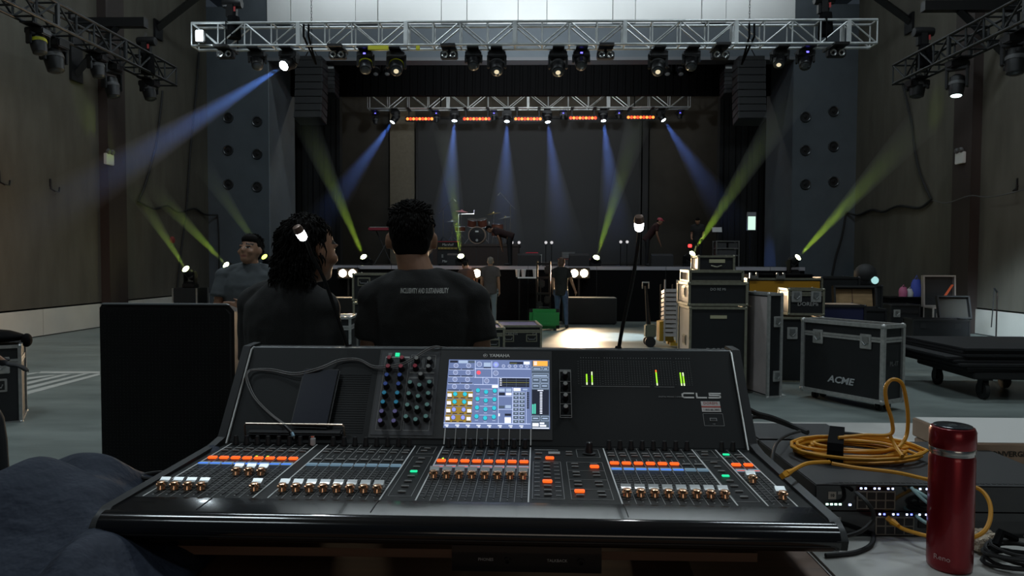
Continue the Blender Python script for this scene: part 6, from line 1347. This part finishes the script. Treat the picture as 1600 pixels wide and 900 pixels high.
q = at(1120, 359, 22.5); t = thing('music_stand', 'music stand with a white sheet on the right of the stage', 'stand', (q.x, 22.5, SZ)); MB().cyl((0, 0, 0.02), (0, 0, q.z - SZ), .014, n=8).build('pole', MBLK, t); MB().lathe([(.2, 0), (.2, .015), (.02, .03)]).build('base', MBLK, t, True); MB().box((0, -.02, q.z - SZ), (.3, .02, .16), Matrix.Rotation(R(-20), 3, 'X')).build('sheet', WHITE, t)
q = at(1174, 346, 24.2); t = thing('lit_sign', 'small lit pale green sign on a post at the right stage wing', 'sign', (q.x, 24.2, SZ)); MB().box((0, 0, q.z - SZ), (.3, .08, .62), None, .01).build('housing', mat('sign_frame', (.3, .3, .3), .5), t); MB().box((0, -.042, q.z - SZ - .06), (.25, .006, .45)).build('sign_face', glow('sign_green', (.7, 1, .85), 1.0), t); MB().box((0, -.042, q.z - SZ + .24), (.25, .006, .1)).build('sign_head', mat('sign_head', (.3, .3, .33), .5), t); MB().bb((-.04, -.03, 0), (.04, .03, q.z - SZ - .3)).build('post', MBLK, t)
q = at(1078, 384, 21.8); t = thing('beacon', 'small red signal lamp on stage near the person in a dark t-shirt', 'lamp', (q.x, 21.8, SZ)); MB().cyl((0, 0, 0), (0, 0, q.z - SZ - .05), .02, n=8).build('post', MBLK, t); MB().lathe([(.05, -.05), (.06, 0), (.05, .04), (.01, .05)], (0, 0, q.z - SZ), n=12).build('lamp', glow('beacon_red', (1, .03, .03), 4), t, True)
# small white lamps along the back of the stage, in pairs
for px, py in ((800, 379), (811, 379), (853, 379), (862, 379), (970, 378), (980, 378)):
    q = at(px, py, 23); t = thing('pin_lamp', 'small pale lamp in the row behind the stage monitors', 'lamp', (q.x, 23, SZ), 0, 'row of small pale lamps'); MB().lathe([(.05, 0), (.06, -.02), (.07, .1)], (0, 0, q.z - SZ), (0, 1, 0), 12).build('housing', MBLK, t, True); MB().lathe([(.048, 0), (.03, .012)], (0, 0, q.z - SZ), (0, -1, 0), 12).build('lamp_face', glow('pin_white', (.9, .88, .9), .7), t); MB().cyl((0, .04, 0), (0, .04, q.z - SZ - .05), .012, n=6).build('post', MBLK, t)
# ================================================================== ON THE WALLS
for px, py, sd in ((168, 247, -1), (1503, 245, 1)):
    xw = sd * (HX - .22); d = ray(px, py); q = CAM + d * (xw / d.x); t = thing('emergency_light', 'white emergency light box on the %s column' % ('left' if sd < 0 else 'right'), 'lamp', q, R(-90 * sd))
    MB().bb((-.16, -.07, -.16), (.16, 0, .1), .01).build('box', mat('box_white', (.62, .62, .6), .5), t)
    for x in (-.08, .08): MB().lathe([(.06, 0), (.065, .03), (.05, .06)], (x, -.05, .15), (0, -1, -.2), 12).build('lamp_head', GREYP, t, True)
    MB().bb((-.1, -.05, .09), (.1, -.01, .14)).build('bracket', GREYP, t)
def wallpt(px, py, sd, off=.04):
    xw = sd * (HX - off); d = ray(px, py); return CAM + d * (xw / d.x)
for sd, pts, lab, r_ in ((-1, [(254, 142), (250, 180), (243, 230), (228, 285), (216, 315)], 'black cable hanging from the left wall truss down the wall', .03), (-1, [(216, 315), (240, 326), (258, 322), (265, 323), (280, 332), (303, 326), (320, 335), (340, 336)], 'black cable bundle hooked along the left wall in swags', .03), (-1, [(311, 82), (305, 160), (297, 240), (291, 330), (282, 400), (276, 462)], 'long black cable falling from the front truss end to the floor', .03), (-1, [(340, 336), (342, 380), (342, 440)], 'black cable dropping to the floor at the left wing', .025),
        (1, [(1410, 130), (1424, 190), (1428, 225), (1437, 270), (1455, 312)], 'black cable hanging from the right wall truss down the wall', .03), (1, [(1455, 312), (1436, 325), (1404, 322), (1380, 331), (1362, 328), (1340, 336), (1322, 331)], 'black cable bundle hooked along the right wall in swags', .035), (1, [(1322, 331), (1315, 370), (1306, 400), (1300, 430)], 'black cable dropping behind the cases at the right wing', .03), (1, [(1457, 313), (1480, 317), (1515, 306), (1540, 308), (1570, 304), (1600, 296)], 'thin grey cable strung across the right column', .014)):
    pp = []
    for x, y in pts:
        q = wallpt(x, y, sd, .3 if 'column' in lab else .06)
        if q.y > PY - .1: q = at(x, y, PY - .06)
        pp.append(q)
    cable('wall_cable', pp, r_, RUB if 'grey' not in lab else GREYP, lab, 'cable')
for i, (px, py, sd) in enumerate(((3, 281, -1), (82, 292, -1), (1594, 290, 1), (1524, 298, 1))):
    q = wallpt(px, py, sd, 0); t = thing('wall_hook', 'black cable hook screwed to the %s fabric wall %s' % ('left' if sd < 0 else 'right', ('far from the column', 'nearer the column', 'far from the column', 'beside the column')[i]), 'hook', q, R(-90 * sd)); MB().tube([(-.08, -.0, .12), (-.08, -.02, -.05), (-.06, -.1, -.1), (.06, -.1, -.1), (.08, -.1, 0)], .018, 6).build('hook_bar', MBLK, t, True); MB().bb((-.1, -.02, .0), (-.06, 0, .16)).build('plate', MBLK, t)
# small red call point on the left wall
q = wallpt(268, 375, -1, 0); t = thing('call_point', 'small red round bell on the left wall by the hanging cable', 'bell', q, R(90)); MB().lathe([(.1, 0), (.1, .05), (.06, .08)], (0, 0, 0), (0, -1, 0), 16).build('dome', mat('bell_red', (.3, .06, .05), .5), t, True); MB().bb((-.06, -.03, -.18), (.06, 0, -.08)).build('box', GREYP, t)
